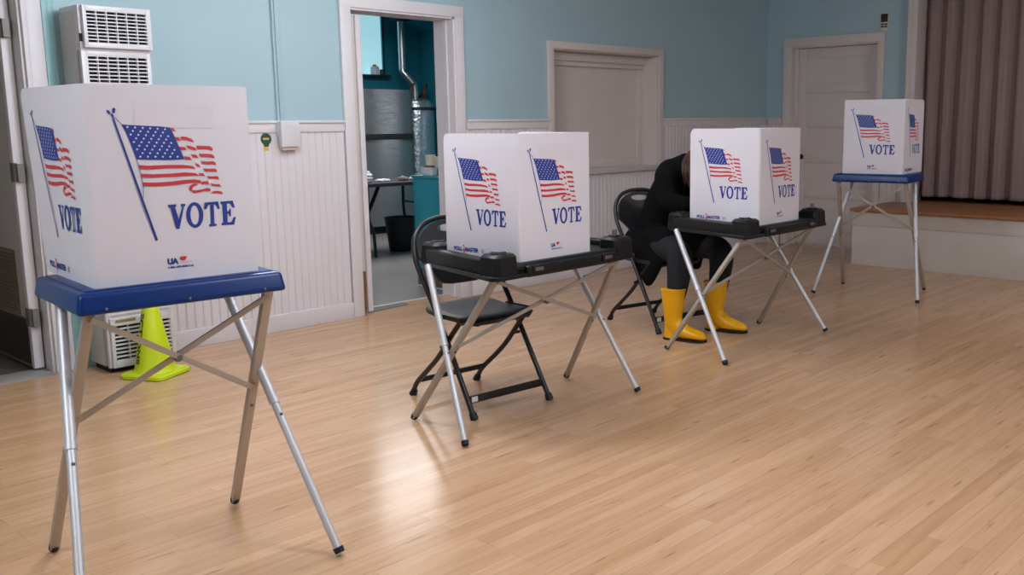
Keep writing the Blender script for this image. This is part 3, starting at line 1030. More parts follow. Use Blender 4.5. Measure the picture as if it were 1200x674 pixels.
def booth(origin, rz, ztop, feet, kind, label, group=None, depth=0.34, twist=0.0, tx=0.0):
    root = thing('voting_booth', label, 'voting booth', (origin[0], origin[1], 0), rz, group)
    inv = Matrix.Rotation(-rz, 4, 'Z') @ Matrix.Translation((-origin[0], -origin[1], 0))
    ft = {k: inv @ Vector((p[0], p[1], 0)) for k, p in feet.items()}
    sc = add_screen(root, ztop)
    if twist:      # the light plastic screen leans and twists a little towards its top
        for o in [sc] + list(sc.children):
            for v in o.data.vertices:
                k = v.co.z / PH
                a = twist * k
                x, y = v.co.x, v.co.y - PS / 2
                v.co.x = x * math.cos(a) - y * math.sin(a) + tx * k
                v.co.y = x * math.sin(a) + y * math.cos(a) + PS / 2
    if kind == 'blue':
        xl, xr, y0, y1, hh = -0.275, 0.275, -0.04, depth, 0.062
        b = B()
        b.box(xl, xr, y0, y1, ztop - hh, ztop - 0.003, bev=0.016, seg=4, taper=(0.010, 0.010))
        b.box(xl + 0.02, xr - 0.02, y0 + 0.02, y1 - 0.02, ztop - 0.004, ztop + 0.0, bev=0.002)
        tr = b.build('tray', 'blue', root)
        for (x, y) in ((xl + 0.06, y0 - 0.008), (0.0, y0 - 0.008), (xr - 0.06, y0 - 0.008)):
            b = B()
            b.lathe([(0.004, 0.002), (0.004, 0.0035), (0.002, 0.005)], 10, T=Matrix.Translation((x, y, ztop - hh + 0.014)) @ Matrix.Rotation(PI / 2, 4, 'X'))
            b.build('screw', 'steel', tr)
        zt = ztop - hh + 0.01
        tsx, tbx = 0.235, 0.245
        ty0, ty1 = y0 + 0.035, y1 - 0.06
        cx = 0.0
    else:
        xl, xr, y0, y1 = -0.41, 0.515, -0.035, 0.61
        cx = (xl + xr) / 2
        b = B()
        # tray body, narrower at the back, with a thin flange all round
        tp, tq = 0.13, 0.0
        body = [(xl + 0.03, y0 + 0.01), (xr - 0.03, y0 + 0.01), (xr - 0.03 - tq, y1 - 0.02), (xl + 0.03 + tp, y1 - 0.02)]
        b.prism(body, ztop - 0.054, ztop - 0.004)
        fl = [(xl, y0 + 0.02), (xl + 0.03, y0 - 0.01), (xl + 0.19, y0 - 0.01), (xl + 0.2, y0), (xr - 0.2, y0), (xr - 0.17, y0 - 0.006), (xr - 0.03, y0 - 0.006), (xr, y0 + 0.02),
              (xr - tq, y1 - 0.03), (xr - tq - 0.03, y1), (xl + tp + 0.03, y1), (xl + tp, y1 - 0.03)]
        b.prism(fl, ztop - 0.058, ztop - 0.040)
        # front strip, stepped
        b.box(xl + 0.185, xr - 0.165, y0 - 0.016, y0 + 0.03, ztop - 0.060, ztop - 0.010, bev=0.009)
        b.box(xl + 0.10, xr - 0.10, y0 + 0.004, y0 + 0.05, ztop - 0.03, ztop + 0.0, bev=0.006)
        # end walls that join the raised corner blocks
        b.bar((xl + 0.055, y0 + 0.05, ztop - 0.016), (xl + 0.055 + tp * .8, y1 - 0.06, ztop - 0.016), 0.062, 0.076, bev=0.012)
        b.bar((xr - 0.060, y0 + 0.05, ztop - 0.016), (xr - 0.060 - tq * .8, y1 - 0.06, ztop - 0.016), 0.062, 0.076, bev=0.012)
        tr = b.build('tray', 'black', root, bevel=0.004)
        for sx, sy in ((0, 0), (1, 0), (0, 1), (1, 1)):
            b = B()
            yy = y0 + 0.060 if sy == 0 else y1 - 0.075
            xx = (xl + 0.088 + tp * .8 * sy) if sx == 0 else (xr - 0.088 - tq * .8 * sy)
            w, d_ = 0.068, 0.066
            c8 = 0.022
            poly = [(xx - w, yy - d_ + c8), (xx - w + c8, yy - d_), (xx + w - c8, yy - d_), (xx + w, yy - d_ + c8), (xx + w, yy + d_ - c8), (xx + w - c8, yy + d_), (xx - w + c8, yy + d_), (xx - w, yy + d_ - c8)]
            b.prism(poly, ztop - 0.045, ztop + 0.034, taper=0.92)
            p2 = [(xx + (p[0] - xx) * .92, yy + (p[1] - yy) * .92) for p in poly]
            b.prism(p2, ztop + 0.034, ztop + 0.046, taper=0.80)
            # moulded cross on the top
            b.bar((xx - 0.04, yy, ztop + 0.047), (xx + 0.04, yy, ztop + 0.047), 0.014, 0.008, bev=0.002)
            b.bar((xx, yy - 0.04, ztop + 0.047), (xx, yy + 0.04, ztop + 0.047), 0.014, 0.008, bev=0.002)
            b.build('corner_block', 'black', tr, bevel=0.005)
        for x in (xl + 0.245, xr - 0.235):
            b = B()
            b.box(x - 0.036, x + 0.036, y0 - 0.021, y0 - 0.012, ztop - 0.044, ztop - 0.012, bev=0.003)
            b.box(x - 0.024, x + 0.024, y0 - 0.024, y0 - 0.018, ztop - 0.036, ztop - 0.021, mi=1, bev=0.002)
            b.build('latch', ['black', 'steel'], tr)
        b = B()
        b.box(xr - 0.115, xr - 0.088, y0 + 0.05, y0 + 0.06, ztop + 0.05, ztop + 0.08, bev=0.002)
        b.build('latch_plate', 'hinge', tr)
        zt = ztop - 0.05
        tsx, tbx = 0.40, 0.385
        ty0, ty1 = y0 + 0.06, y1 - 0.08
    tops = {'sL': (cx - tsx, ty1, zt), 'sR': (cx + tsx, ty1, zt), 'bL': (cx - tbx, ty0, zt), 'bR': (cx + tbx, ty0, zt)}
    if kind == 'black':
        tops['sL'] = (-0.275, ty1 - 0.02, zt); tops['sR'] = (0.50, 0.45, zt)
    sg = 1
    if kind == 'blue':
        tops['sL'] = (-0.205, ty1, zt); tops['sR'] = (0.205, ty1, zt)
    for k in ('sL', 'sR'):
        off = Vector((-0.026 if k == 'sL' else 0.026, 0, 0))
        leg(root, Vector(tops[k]) + off, ft[k], 'tube')
    for k in ('bL', 'bR'):
        leg(root, tops[k], ft[k], 'channel')
    # braces between the two channel legs, crossing in the middle
    aT, aM = lerp(tops['bL'], ft['bL'], 0.03), lerp(tops['bL'], ft['bL'], 0.42)
    cT, cM = lerp(tops['bR'], ft['bR'], 0.03), lerp(tops['bR'], ft['bR'], 0.42)
    if kind == 'black':
        aM, cM = lerp(tops['bL'], ft['bL'], 0.46), lerp(tops['bR'], ft['bR'], 0.46)
    o1, o2 = Vector((0, -0.014, 0)), Vector((0, -0.022, 0))
    br1 = brace(root, aT + o2, cM + o2)
    br2 = brace(root, aM + o1, cT + o1)
    ctr = (aT + cM + aM + cT) / 4
    b = B()
    b.lathe([(0.009, -0.014), (0.012, -0.010), (0.012, 0.010), (0.009, 0.014)], 14, T=Matrix.Translation(ctr + Vector((0, -0.018, 0))) @ Matrix.Rotation(PI / 2, 4, 'X'))
    b.build('pivot_pin', 'steel', root)
    return root


booth((1.201, 2.624), math.radians(-5.3), 0.894,
      dict(sL=(0.80, 2.45), sR=(1.546, 2.446), bL=(0.975, 3.166), bR=(1.539, 3.093)), 'blue',
      'white VOTE privacy screen on a blue-topped standing booth, nearest the camera beside the yellow cone', 'blue standing voting booths', 0.385, math.radians(4.7), -0.01)
booth((6.565, 3.157), math.radians(-82.7), 0.924,
      dict(sL=(6.464, 3.555), sR=(6.567, 2.77), bL=(7.03, 3.592), bR=(7.169, 2.975)), 'blue',
      'white VOTE privacy screen on a blue-topped standing booth, farthest away by the stage', 'blue standing voting booths')
booth((2.965, 2.874), math.radians(0.3), 0.74,
      dict(bL=(2.545, 3.385), sL=(2.451, 2.913), bR=(3.503, 3.345), sR=(3.526, 2.871)), 'black',
      'white VOTE screen on a black seated-height booth with an empty folding chair behind it', 'black seated voting booths')
booth((4.765, 2.842), math.radians(0.6), 0.74,
      dict(bL=(4.327, 3.323), sL=(4.240, 2.842), bR=(5.273, 3.292), sR=(5.327, 2.822)), 'black',
      'white VOTE screen on a black seated-height booth used by the person in yellow boots', 'black seated voting booths')


# ================================================================ folding chairs
def arc3(pts, n=6):
    """smooth a polyline (Catmull-Rom)"""
    P = [Vector(p) for p in pts]
    P = [P[0] * 2 - P[1]] + P + [P[-1] * 2 - P[-2]]
    out = []
    for i in range(1, len(P) - 2):
        for k in range(n):
            t = k / n
            out.append(0.5 * ((2 * P[i]) + (-P[i - 1] + P[i + 1]) * t + (2 * P[i - 1] - 5 * P[i] + 4 * P[i + 1] - P[i + 2]) * t * t + (-P[i - 1] + 3 * P[i] - 3 * P[i + 1] + P[i + 2]) * t ** 3))
    out.append(P[-2])
    return out


def chair(loc, rz, label):
    r = thing('folding_chair', label, 'chair', (loc[0], loc[1], 0), rz, 'black folding chairs')
    R = 0.0125
    # back frame: from the front feet up and back, round the top of the backrest
    left = [(-0.222, -0.275, 0.012), (-0.220, -0.165, 0.19), (-0.218, -0.04, 0.39), (-0.219, 0.075, 0.56), (-0.228, 0.140, 0.68), (-0.210, 0.176, 0.775), (-0.15, 0.200, 0.838), (-0.07, 0.210, 0.864), (0, 0.212, 0.869)]
    pts = arc3(left + [(-x, y, z) for (x, y, z) in left[-2::-1]], 5)
    b = B(); b.tube(pts, R, 12)
    b.build('back_frame', 'chair', r)
    # rear legs with their bend
    for s_ in (-1, 1):
        b = B()
        b.tube(arc3([(s_ * 0.196, -0.165, 0.435), (s_ * 0.197, -0.10, 0.37), (s_ * 0.198, 0.02, 0.24), (s_ * 0.198, 0.12, 0.155), (s_ * 0.196, 0.22, 0.075), (s_ * 0.192, 0.268, 0.012)], 5), R, 12)
        o = b.build('leg', 'chair', r)
        b = B(); b.tube([(s_ * 0.192, 0.255, 0.026), (s_ * 0.192, 0.272, 0.003)], [0.017, 0.019], 12)
        b.build('foot_cap', 'rubber', o)
        b = B(); b.tube([(s_ * 0.222, -0.266, 0.030), (s_ * 0.222, -0.281, 0.003)], [0.017, 0.019], 12)
        b.build('foot_cap', 'rubber', r)
        b = B()
        b.tube([(s_ * 0.19, -0.045, 0.300), (s_ * 0.232, -0.045, 0.300)], 0.008, 10)
        b.build('pivot', 'chair', r)
        b = B()
        b.tube([(s_ * 0.184, -0.16, 0.425), (s_ * 0.204, -0.16, 0.425)], 0.014, 10)
        b.bar((s_ * 0.205, 0.02, 0.437), (s_ * 0.205, -0.17, 0.437), 0.008, 0.022)
        b.build('seat_hinge', 'chair', r)
    b = B(); b.bar((-0.216, -0.232, 0.082), (0.216, -0.232, 0.082), 0.013, 0.036, bev=0.004)
    o = b.build('front_crossbar', 'chair', r)
    b = B()
    b.box(-0.205, -0.172, -0.2405, -0.2388, 0.070, 0.094)
    b.build('sticker', 'sticker', o)
    b = B(); b.bar((-0.192, 0.205, 0.088), (0.192, 0.205, 0.088), 0.012, 0.026, bev=0.004)
    b.build('rear_crossbar', 'chair', r)
    # moulded seat pan, dished and rolled at the front
    vs = []; fs = []
    nx, ny = 15, 15

    def hw(t):
        return 0.178 + 0.018 * math.sin(PI * min(1, t * 1.1)) if t < 0.9 else 0.185
    for j in range(ny):
        t = j / (ny - 1)
        y = -0.235 + 0.40 * t
        for i in range(nx):
            u = -1 + 2 * i / (nx - 1)
            w = 0.200 - 0.05 * max(0, (0.12 - t) / 0.12) ** 2 - 0.035 * max(0, (t - 0.85) / 0.15) ** 2
            z = 0.452 - 0.016 * (1 - u * u) * math.sin(PI * t) - 0.022 * max(0, (0.2 - t) / 0.2) ** 2 - 0.010 * max(0, abs(u) - 0.85) / 0.15 + 0.012 * max(0, (t - .7) / .3)
            vs.append((u * w, y, z))
    for j in range(ny - 1):
        for i in range(nx - 1):
            a = j * nx + i
            fs.append([a, a + 1, a + nx + 1, a + nx])
    b = B(); b.add(vs, fs)
    o = b.build('seat', 'chairp', r, fixn=False, angle=60)
    md = o.modifiers.new('thick', 'SOLIDIFY'); md.thickness = 0.022; md.offset = -1
    md = o.modifiers.new('bev', 'BEVEL'); md.width = 0.006; md.segments = 2; md.limit_method = 'ANGLE'
    # backrest with handle slot
    outer = []
    prof = [(0.0, 0.560), (0.07, 0.561), (0.115, 0.568), (0.145, 0.592), (0.162, 0.630), (0.195, 0.668), (0.222, 0.692), (0.217, 0.735), (0.196, 0.778), (0.162, 0.812), (0.11, 0.838), (0.055, 0.853), (0.0, 0.857)]
    right = prof
    outer = right + [(-x, z) for (x, z) in right[-2:0:-1]]
    hole = []
    for i in range(24):
        a = 2 * PI * i / 24
        hole.append((0.072 * math.cos(a), 0.819 + (0.017 if math.sin(a) > 0 else 0.020) * math.sin(a) - 0.006 * math.cos(a) ** 2 * 0 + 0.012 * (1 - abs(math.cos(a)) ** 2) * 0))
    bm = bmesh.new()

    def yb(z):
        return 0.082 + (z - 0.56) * 0.430
    ov = [bm.verts.new((x, yb(z) - 0.012 + 0.012 * (1 - (x / 0.2) ** 2), z)) for x, z in outer]
    hv = [bm.verts.new((x, yb(z) + 0.012 * (1 - (x / 0.2) ** 2) - 0.012, z)) for x, z in hole]
    eds = [bm.edges.new((ov[i], ov[(i + 1) % len(ov)])) for i in range(len(ov))] + [bm.edges.new((hv[i], hv[(i + 1) % 24])) for i in range(24)]
    bmesh.ops.triangle_fill(bm, use_beauty=True, use_dissolve=False, edges=eds)
    me = bpy.data.meshes.new('backrest')
    bmesh.ops.recalc_face_normals(bm, faces=bm.faces)
    bm.to_mesh(me); bm.free()
    me.materials.append(M['chairp'])
    o = bpy.data.objects.new('backrest', me); COL.objects.link(o); o.parent = r
    md = o.modifiers.new('thick', 'SOLIDIFY'); md.thickness = 0.014; md.offset = 0
    md = o.modifiers.new('bev', 'BEVEL'); md.width = 0.004; md.segments = 2; md.limit_method = 'ANGLE'
    return r


chair((2.965, 3.425), math.radians(-5), 'empty black folding chair behind the black booth nearest the kitchen doorway')
chair((4.905, 3.835), math.radians(-12), 'black folding chair with the person in the black coat sitting on it')

# ================================================================ the seated person
def ellipsoid(b, c, r, T=None, n=20, mi=0, f=None):
    prof = []
    rings = []
    for i in range(1, n // 2 + 4):
        ph = PI * i / (n // 2 + 4)
        ring = []
        for k in range(n):
            a = 2 * PI * k / n
            p = Vector((r[0] * math.sin(ph) * math.cos(a), r[1] * math.sin(ph) * math.sin(a), r[2] * math.cos(ph)))
            if f:
                p = f(p)
            ring.append(Vector(c) + p)
        rings.append(ring)
    b.loft(rings, mi, True, T)


person = thing('person', 'person in a long black coat, charcoal trousers and yellow rubber boots leaning into a booth', 'person', (4.92, 3.80, 0))
PL = lambda x, y, z: Vector((x - 4.92, y - 3.80, z))
# body: one continuous surface, limbs and head fused by a voxel remesh
def fuse(name, limbs, mat_, parent, voxel, extra=None, smooth=4):
    """limbs: lists of (point, rx[, ry]) ; every chain becomes tapered flesh, all fused into one skin"""
    b = B()
    for ch in limbs:
        pts = [c[0] for c in ch]
        rs = [c[1] for c in ch]
        fine = arc3(pts, 4) if len(pts) > 2 else pts
        m_ = len(fine)
        rr = []
        for i in range(m_):
            t = i / (m_ - 1) * (len(rs) - 1)
            k = min(int(t), len(rs) - 2)
            rr.append(rs[k] * (1 - (t - k)) + rs[k + 1] * (t - k))
        b.tube(fine, rr, 16)
        ellipsoid(b, fine[0], (rr[0],) * 3, None, 16)
        ellipsoid(b, fine[-1], (rr[-1],) * 3, None, 16)
    if extra:
        extra(b)
    o = b.build(name, mat_)
    md = o.modifiers.new('r', 'REMESH'); md.mode = 'VOXEL'; md.voxel_size = voxel; md.use_smooth_shade = True
    md = o.modifiers.new('s', 'SMOOTH'); md.iterations = smooth; md.factor = 0.5
    dg = bpy.context.evaluated_depsgraph_get()
    me2 = bpy.data.meshes.new_from_object(o.evaluated_get(dg))
    bpy.data.objects.remove(o)
    me2.name = name
    me2.materials.clear(); me2.materials.append(M[mat_])
    for p in me2.polygons:
        p.use_smooth = True; p.material_index = 0
    o = bpy.data.objects.new(name, me2)
    COL.objects.link(o)
    o.parent = parent
    return o


HT = Matrix.Translation(PL(4.90, 3.475, 1.045)) @ Matrix.Rotation(math.radians(38), 4, 'X')


def facef(p):
    q = p.copy()
    if q.z < 0:
        q.x *= 1 + q.z * 2.6
        q.y = q.y * (1 + q.z * 1.2) - 0.006 * abs(q.z) / 0.1
    return q


def head_parts(b):
    ellipsoid(b, (0, 0, 0), (0.074, 0.094, 0.112), HT, 28, 0, facef)
    ellipsoid(b, (0, -0.098, -0.022), (0.011, 0.018, 0.020), HT, 12)      # nose
    ellipsoid(b, (0, -0.092, -0.005), (0.007, 0.012, 0.026), HT, 12)
    ellipsoid(b, (0, -0.086, -0.056), (0.022, 0.009, 0.008), HT, 12)      # lips
    for s_ in (-1, 1):
        ellipsoid(b, (s_ * 0.075, 0.004, -0.012), (0.008, 0.018, 0.030), HT, 12)
        ellipsoid(b, (s_ * 0.030, -0.084, 0.006), (0.013, 0.008, 0.008), HT, 12)
    for (px, py, sgn) in ((4.80, 3.325, 1), (4.965, 3.295, -1)):
        ellipsoid(b, PL(px, py, 0.797), (0.040, 0.046, 0.015), None, 16)


body_limbs = [
    [(PL(4.92, 3.86, 0.545), 0.125), (PL(4.915, 3.83, 0.68), 0.115), (PL(4.92, 3.76, 0.82), 0.11), (PL(4.91, 3.685, 0.93), 0.105), (PL(4.90, 3.62, 1.01), 0.06), (PL(4.895, 3.54, 1.04), 0.052)],
    [(PL(4.87, 3.68, 0.97), 0.09), (PL(4.785, 3.660, 0.965), 0.055), (PL(4.71, 3.585, 0.83), 0.043), (PL(4.73, 3.47, 0.803), 0.038), (PL(4.79, 3.355, 0.800), 0.027)],
    [(PL(4.90, 3.68, 0.97), 0.09), (PL(5.03, 3.635, 0.965), 0.06), (PL(5.085, 3.53, 0.83), 0.043), (PL(5.03, 3.42, 0.803), 0.038), (PL(4.972, 3.325, 0.800), 0.027)],
    [(PL(4.85, 3.82, 0.535), 0.09), (PL(4.74, 3.62, 0.530), 0.072), (PL(4.655, 3.465, 0.515), 0.056), (PL(4.625, 3.455, 0.40), 0.052), (PL(4.605, 3.455, 0.24), 0.048), (PL(4.585, 3.455, 0.09), 0.034)],
    [(PL(4.59, 3.46, 0.05), 0.032), (PL(4.62, 3.32, 0.042), 0.026)],
    [(PL(5.00, 3.80, 0.535), 0.09), (PL(5.01, 3.60, 0.528), 0.072), (PL(5.01, 3.42, 0.510), 0.056), (PL(5.00, 3.40, 0.40), 0.052), (PL(4.975, 3.40, 0.24), 0.048), (PL(4.955, 3.40, 0.09), 0.034)],
    [(PL(4.955, 3.41, 0.05), 0.032), (PL(4.985, 3.26, 0.042), 0.026)],
]
for (px, py, sgn) in ((4.80, 3.325, 1), (4.965, 3.295, -1)):
    for k, (dx, ln) in enumerate(((-0.030, 0.060), (-0.010, 0.074), (0.010, 0.070), (0.030, 0.056))):
        dx *= sgn
        body_limbs.append([(PL(px + dx * .9, py - 0.020, 0.797), 0.0088), (PL(px + dx * 1.1, py - 0.035 - ln * 0.5, 0.802), 0.0080), (PL(px + dx * 1.12, py - 0.035 - ln, 0.786), 0.0066)])
    body_limbs.append([(PL(px + sgn * 0.026, py + 0.020, 0.795), 0.011), (PL(px + sgn * 0.052, py + 0.002, 0.790), 0.0095), (PL(px + sgn * 0.064, py - 0.030, 0.784), 0.008)])
body = fuse('body', body_limbs, 'skin', person, 0.0045, head_parts, 3)
# hair: a cap and long falling locks
hb = B()


def hairf(p):
    q = p.copy()
    if q.y < -0.03 and q.z < 0.035:
        q.y = -0.03 + (q.y + 0.03) * 0.3
    return q * 1.0


ellipsoid(hb, (0, 0.008, 0.010), (0.084, 0.102, 0.118), HT, 26, 0, hairf)
rnd = random.Random(5)
for i in range(150):
    side = -1 if i % 2 else 1
    yy = rnd.uniform(-0.045, 0.085)
    crown = HT @ Vector((side * rnd.uniform(0.0, 0.03), yy * 0.6 + 0.01, 0.128 - abs(yy) * 0.25))
    tmpl = HT @ Vector((side * 0.086, yy, 0.045 + rnd.uniform(-0.01, 0.01)))
    side_ = HT @ Vector((side * rnd.uniform(0.088, 0.098), yy + 0.005, -0.03))
    dz = rnd.uniform(0.05, 0.15)
    tip = Vector((side_.x + side * rnd.uniform(-0.02, 0.015), side_.y - rnd.uniform(0.0, 0.05), side_.z - dz))
    mid = side_.lerp(tip, 0.5) + Vector((side * 0.008, rnd.uniform(-0.01, 0.01), 0))
    ch = arc3([crown, tmpl, side_, mid, tip], 5)
    nn = len(ch)
    hb.tube(ch, [0.0065 * (1 - 0.75 * (q / (nn - 1)) ** 2) for q in range(nn)], 6)
hb.build('hair', 'hair', person)

# coat: torso, sleeves and the lap part fused into one cloth surface
coat_limbs = [
    [(PL(4.92, 3.86, 0.56), 0.165), (PL(4.925, 3.83, 0.68), 0.140), (PL(4.92, 3.77, 0.81), 0.135), (PL(4.91, 3.695, 0.93), 0.130), (PL(4.90, 3.655, 1.005), 0.095), (PL(4.895, 3.60, 1.045), 0.075)],
    [(PL(4.87, 3.69, 0.975), 0.11), (PL(4.785, 3.665, 0.965), 0.084), (PL(4.725, 3.620, 0.87), 0.070), (PL(4.700, 3.565, 0.825), 0.062), (PL(4.73, 3.46, 0.808), 0.056), (PL(4.785, 3.365, 0.804), 0.044)],
    [(PL(4.92, 3.69, 0.97), 0.12), (PL(5.025, 3.64, 0.96), 0.088), (PL(5.075, 3.58, 0.87), 0.074), (PL(5.082, 3.53, 0.828), 0.066), (PL(5.03, 3.42, 0.810), 0.056), (PL(4.975, 3.335, 0.804), 0.044)],
    [(PL(4.86, 3.84, 0.545), 0.115), (PL(4.79, 3.68, 0.545), 0.108), (PL(4.755, 3.62, 0.540), 0.100)],
    [(PL(4.99, 3.82, 0.545), 0.115), (PL(5.01, 3.62, 0.545), 0.100), (PL(5.01, 3.55, 0.540), 0.092)],
]
coat = fuse('coat', coat_limbs, 'coat', person, 0.010, None, 6)
# the loose lower part of the coat hanging over both sides of the seat
def drape(top, bot, seed, flip=1):
    rows, cols = 14, 34
    T_, B_ = arc3(top, 12), arc3(bot, 12)

    def at(c, t):
        f = t * (len(c) - 1)
        k = min(int(f), len(c) - 2)
        return c[k].lerp(c[k + 1], f - k)
    vs = []; fs = []
    for r in range(rows):
        v = r / (rows - 1)
        for c in range(cols):
            u = c / (cols - 1)
            p = at(T_, u).lerp(at(B_, u), v)
            p = p + Vector((-0.030 * math.sin(PI * v) * flip + 0.014 * v * math.sin(17 * u + seed), 0.012 * v * math.cos(13 * u + seed), 0))
            vs.append(p)
    for r in range(rows - 1):
        for c in range(cols - 1):
            a = r * cols + c
            fs.append([a, a + 1, a + cols + 1, a + cols])
    b = B(); b.add(vs, fs)
    o = b.build('coat_skirt', 'coat', coat, fixn=False, angle=80)
    md = o.modifiers.new('thick', 'SOLIDIFY'); md.thickness = 0.010; md.offset = 0


drape([PL(4.86, 4.00, 0.64), PL(4.79, 3.92, 0.64), PL(4.745, 3.80, 0.62), PL(4.72, 3.68, 0.61), PL(4.72, 3.58, 0.60), PL(4.76, 3.54, 0.60)],
      [PL(4.80, 4.03, 0.52), PL(4.735, 3.95, 0.505), PL(4.715, 3.86, 0.40), PL(4.70, 3.745, 0.285), PL(4.665, 3.64, 0.40), PL(4.69, 3.56, 0.50)], 0.4)
drape([PL(4.98, 4.00, 0.64), PL(5.06, 3.92, 0.64), PL(5.10, 3.80, 0.62), PL(5.12, 3.68, 0.61), PL(5.10, 3.56, 0.60)],
      [PL(5.04, 4.03, 0.50), PL(5.12, 3.95, 0.48), PL(5.16, 3.83, 0.38), PL(5.17, 3.70, 0.34), PL(5.12, 3.57, 0.52)], 1.4, -1)
b = B()
for (x, y, z) in ((4.70, 3.56, 0.60),):
    b.lathe([(0.011, 0.0), (0.012, 0.003), (0.008, 0.005)], 12, T=Matrix.Translation(PL(x, y, z)) @ Matrix.Rotation(math.radians(115), 4, Vector((0.6, -0.8, 0)).cross(Vector((0, 0, 1))).normalized()))
b.build('coat_button', 'button', coat)
b = B()   # turned-up collar
rr = []
for (z, k) in ((0.0, 1.0), (0.03, 1.08), (0.05, 1.16)):
    rr.append([HT.translation + Vector((0.085 * k * math.cos(a), 0.135 - 0.0 + 0.080 * k * math.sin(a) * 0.8 - z * 0.3, -0.065 + z + 0.025 * math.sin(a))) for a in [2 * PI * q / 24 for q in range(24)]])
b.loft(rr, 0, False)
o = b.build('coat_collar', 'coat', coat, fixn=False)
md = o.modifiers.new('thick', 'SOLIDIFY'); md.thickness = 0.008

# trousers
fuse('trousers', [
    [(PL(4.92, 3.86, 0.55), 0.13), (PL(4.92, 3.85, 0.60), 0.12)],
    [(PL(4.85, 3.82, 0.538), 0.105), (PL(4.74, 3.62, 0.532), 0.090), (PL(4.658, 3.475, 0.518), 0.078), (PL(4.630, 3.452, 0.44), 0.078), (PL(4.615, 3.452, 0.34), 0.068), (PL(4.600, 3.452, 0.27), 0.058)],
    [(PL(5.00, 3.80, 0.538), 0.105), (PL(5.01, 3.60, 0.530), 0.090), (PL(5.012, 3.43, 0.512), 0.078), (PL(5.005, 3.402, 0.44), 0.078), (PL(4.985, 3.400, 0.34), 0.068), (PL(4.972, 3.400, 0.27), 0.058)],
], 'pants', person, 0.009, None, 5)


def boot(x, y, lean, yaw):
    """x, y of the ankle; rings from the shaft top down and forward to the toe"""
    Rm = Matrix.Rotation(yaw, 3, 'Z')
    spec = [  # forward, up, tilt(deg), half width, half depth
        (-lean, 0.315, 0, 0.070, 0.074), (-lean, 0.308, 0, 0.071, 0.075), (-lean * .8, 0.25, 0, 0.066, 0.070), (-lean * .5, 0.19, 0, 0.060, 0.063),
        (-0.004, 0.14, 4, 0.053, 0.056), (0.000, 0.105, 14, 0.050, 0.058), (0.016, 0.083, 34, 0.049, 0.064), (0.040, 0.066, 58, 0.048, 0.060),
        (0.075, 0.053, 74, 0.049, 0.047), (0.115, 0.045, 82, 0.051, 0.038), (0.150, 0.040, 88, 0.050, 0.032), (0.180, 0.036, 90, 0.043, 0.027), (0.200, 0.032, 92, 0.030, 0.020), (0.210, 0.030, 92, 0.013, 0.010)]
    b = B()
    rings = []
    n = 24
    for (f, u, t, w, d) in spec:
        t = math.radians(t)
        ring = []
        for k in range(n):
            a = 2 * PI * k / n
            lx = w * math.cos(a); ld = d * math.sin(a)
            # local: x right, forward = -y
            px = lx
            fwd = f + ld * math.cos(t)
            up = u + ld * math.sin(t)
            up = max(up, 0.013)
            v = Rm @ Vector((px, -fwd, 0))
            ring.append(PL(x + v.x, y + v.y, up))
        rings.append(ring)
    b.loft(rings, 0, True)
    o = b.build('boot', 'boot', person, angle=70)
    # heel counter, welt
    b = B()
    out = [(0.0, -0.062), (0.030, -0.058), (0.043, -0.035), (0.042, 0.0), (0.042, 0.05), (0.051, 0.10), (0.053, 0.145), (0.046, 0.185), (0.028, 0.208), (0.0, 0.216)]
    poly = [(px, -f) for (px, f) in out] + [(-px, -f) for (px, f) in out[-2:0:-1]]
    poly = [((Rm @ Vector((p[0], p[1], 0))).x + x - 4.92, (Rm @ Vector((p[0], p[1], 0))).y + y - 3.80) for p in poly]
    b.prism(poly, 0.001, 0.014)
    b.build('boot_sole', 'rubber', o)
    b = B()
    poly2 = [(-0.04, -0.035), (-0.03, 0.055), (0.0, 0.061), (0.03, 0.055), (0.04, -0.035)]
    hh = []
    for zz, kk in ((0.013, 1.0), (0.035, 1.0), (0.07, 0.93), (0.105, 0.86)):
        ring = []
        for k in range(18):
            a = 2 * PI * k / 18
            v = Rm @ Vector((0.043 * kk * math.cos(a), 0.010 + 0.052 * kk * math.sin(a), 0))
            ring.append(PL(x + v.x, y + v.y, zz))
        hh.append(ring)
    b.loft(hh, 0, True)
    b.build('boot_heel', 'boot', o)
    b = B()
    rr = []
    for zz, kk in ((0.300, 0.97), (0.302, 1.05), (0.316, 1.05), (0.317, 0.96)):
        ring = []
        for k in range(24):
            a = 2 * PI * k / 24
            v = Rm @ Vector((0.071 * kk * math.cos(a), lean + 0.075 * kk * math.sin(a), 0))
            ring.append(PL(x + v.x, y + v.y, zz))
        rr.append(ring)
    b.loft(rr, 0, False)
    b.build('boot_cuff', 'boot', o, fixn=False)


boot(4.578, 3.455, 0.004, math.radians(12))
boot(4.948, 3.405, 0.0, math.radians(14))

# ================================================================ wall furnace
def grille(b, x0, x1, y, z0, z1, cols, rows, depth=0.02, bar_=0.0045):
    """frame bars of a stamped grille in front of a dark recess; faces -y"""
    w = (x1 - x0) / cols
    h = (z1 - z0) / rows
    b.box(x0, x1, y + depth, y + depth + 0.003, z0, z1, mi=1)
    for i in range(cols + 1):
        xc = x0 + i * w
        b.box(xc - bar_ / 2, xc + bar_ / 2, y - 0.001, y + depth, z0, z1, mi=0)
    for j in range(rows + 1):
        zc = z0 + j * h
        t = h * 0.155
        b.add([(x0, y - 0.002, zc - t), (x1, y - 0.002, zc - t), (x1, y - 0.002, zc + t), (x0, y - 0.002, zc + t),
               (x0, y + 0.012, zc - t + 0.002), (x1, y + 0.012, zc - t + 0.002), (x1, y + 0.012, zc + t + 0.002), (x0, y + 0.012, zc + t + 0.002)],
              [[0, 1, 2, 3], [7, 6, 5, 4], [3, 2, 6, 7], [0, 4, 5, 1], [0, 3, 7, 4], [1, 5, 6, 2]], 0)


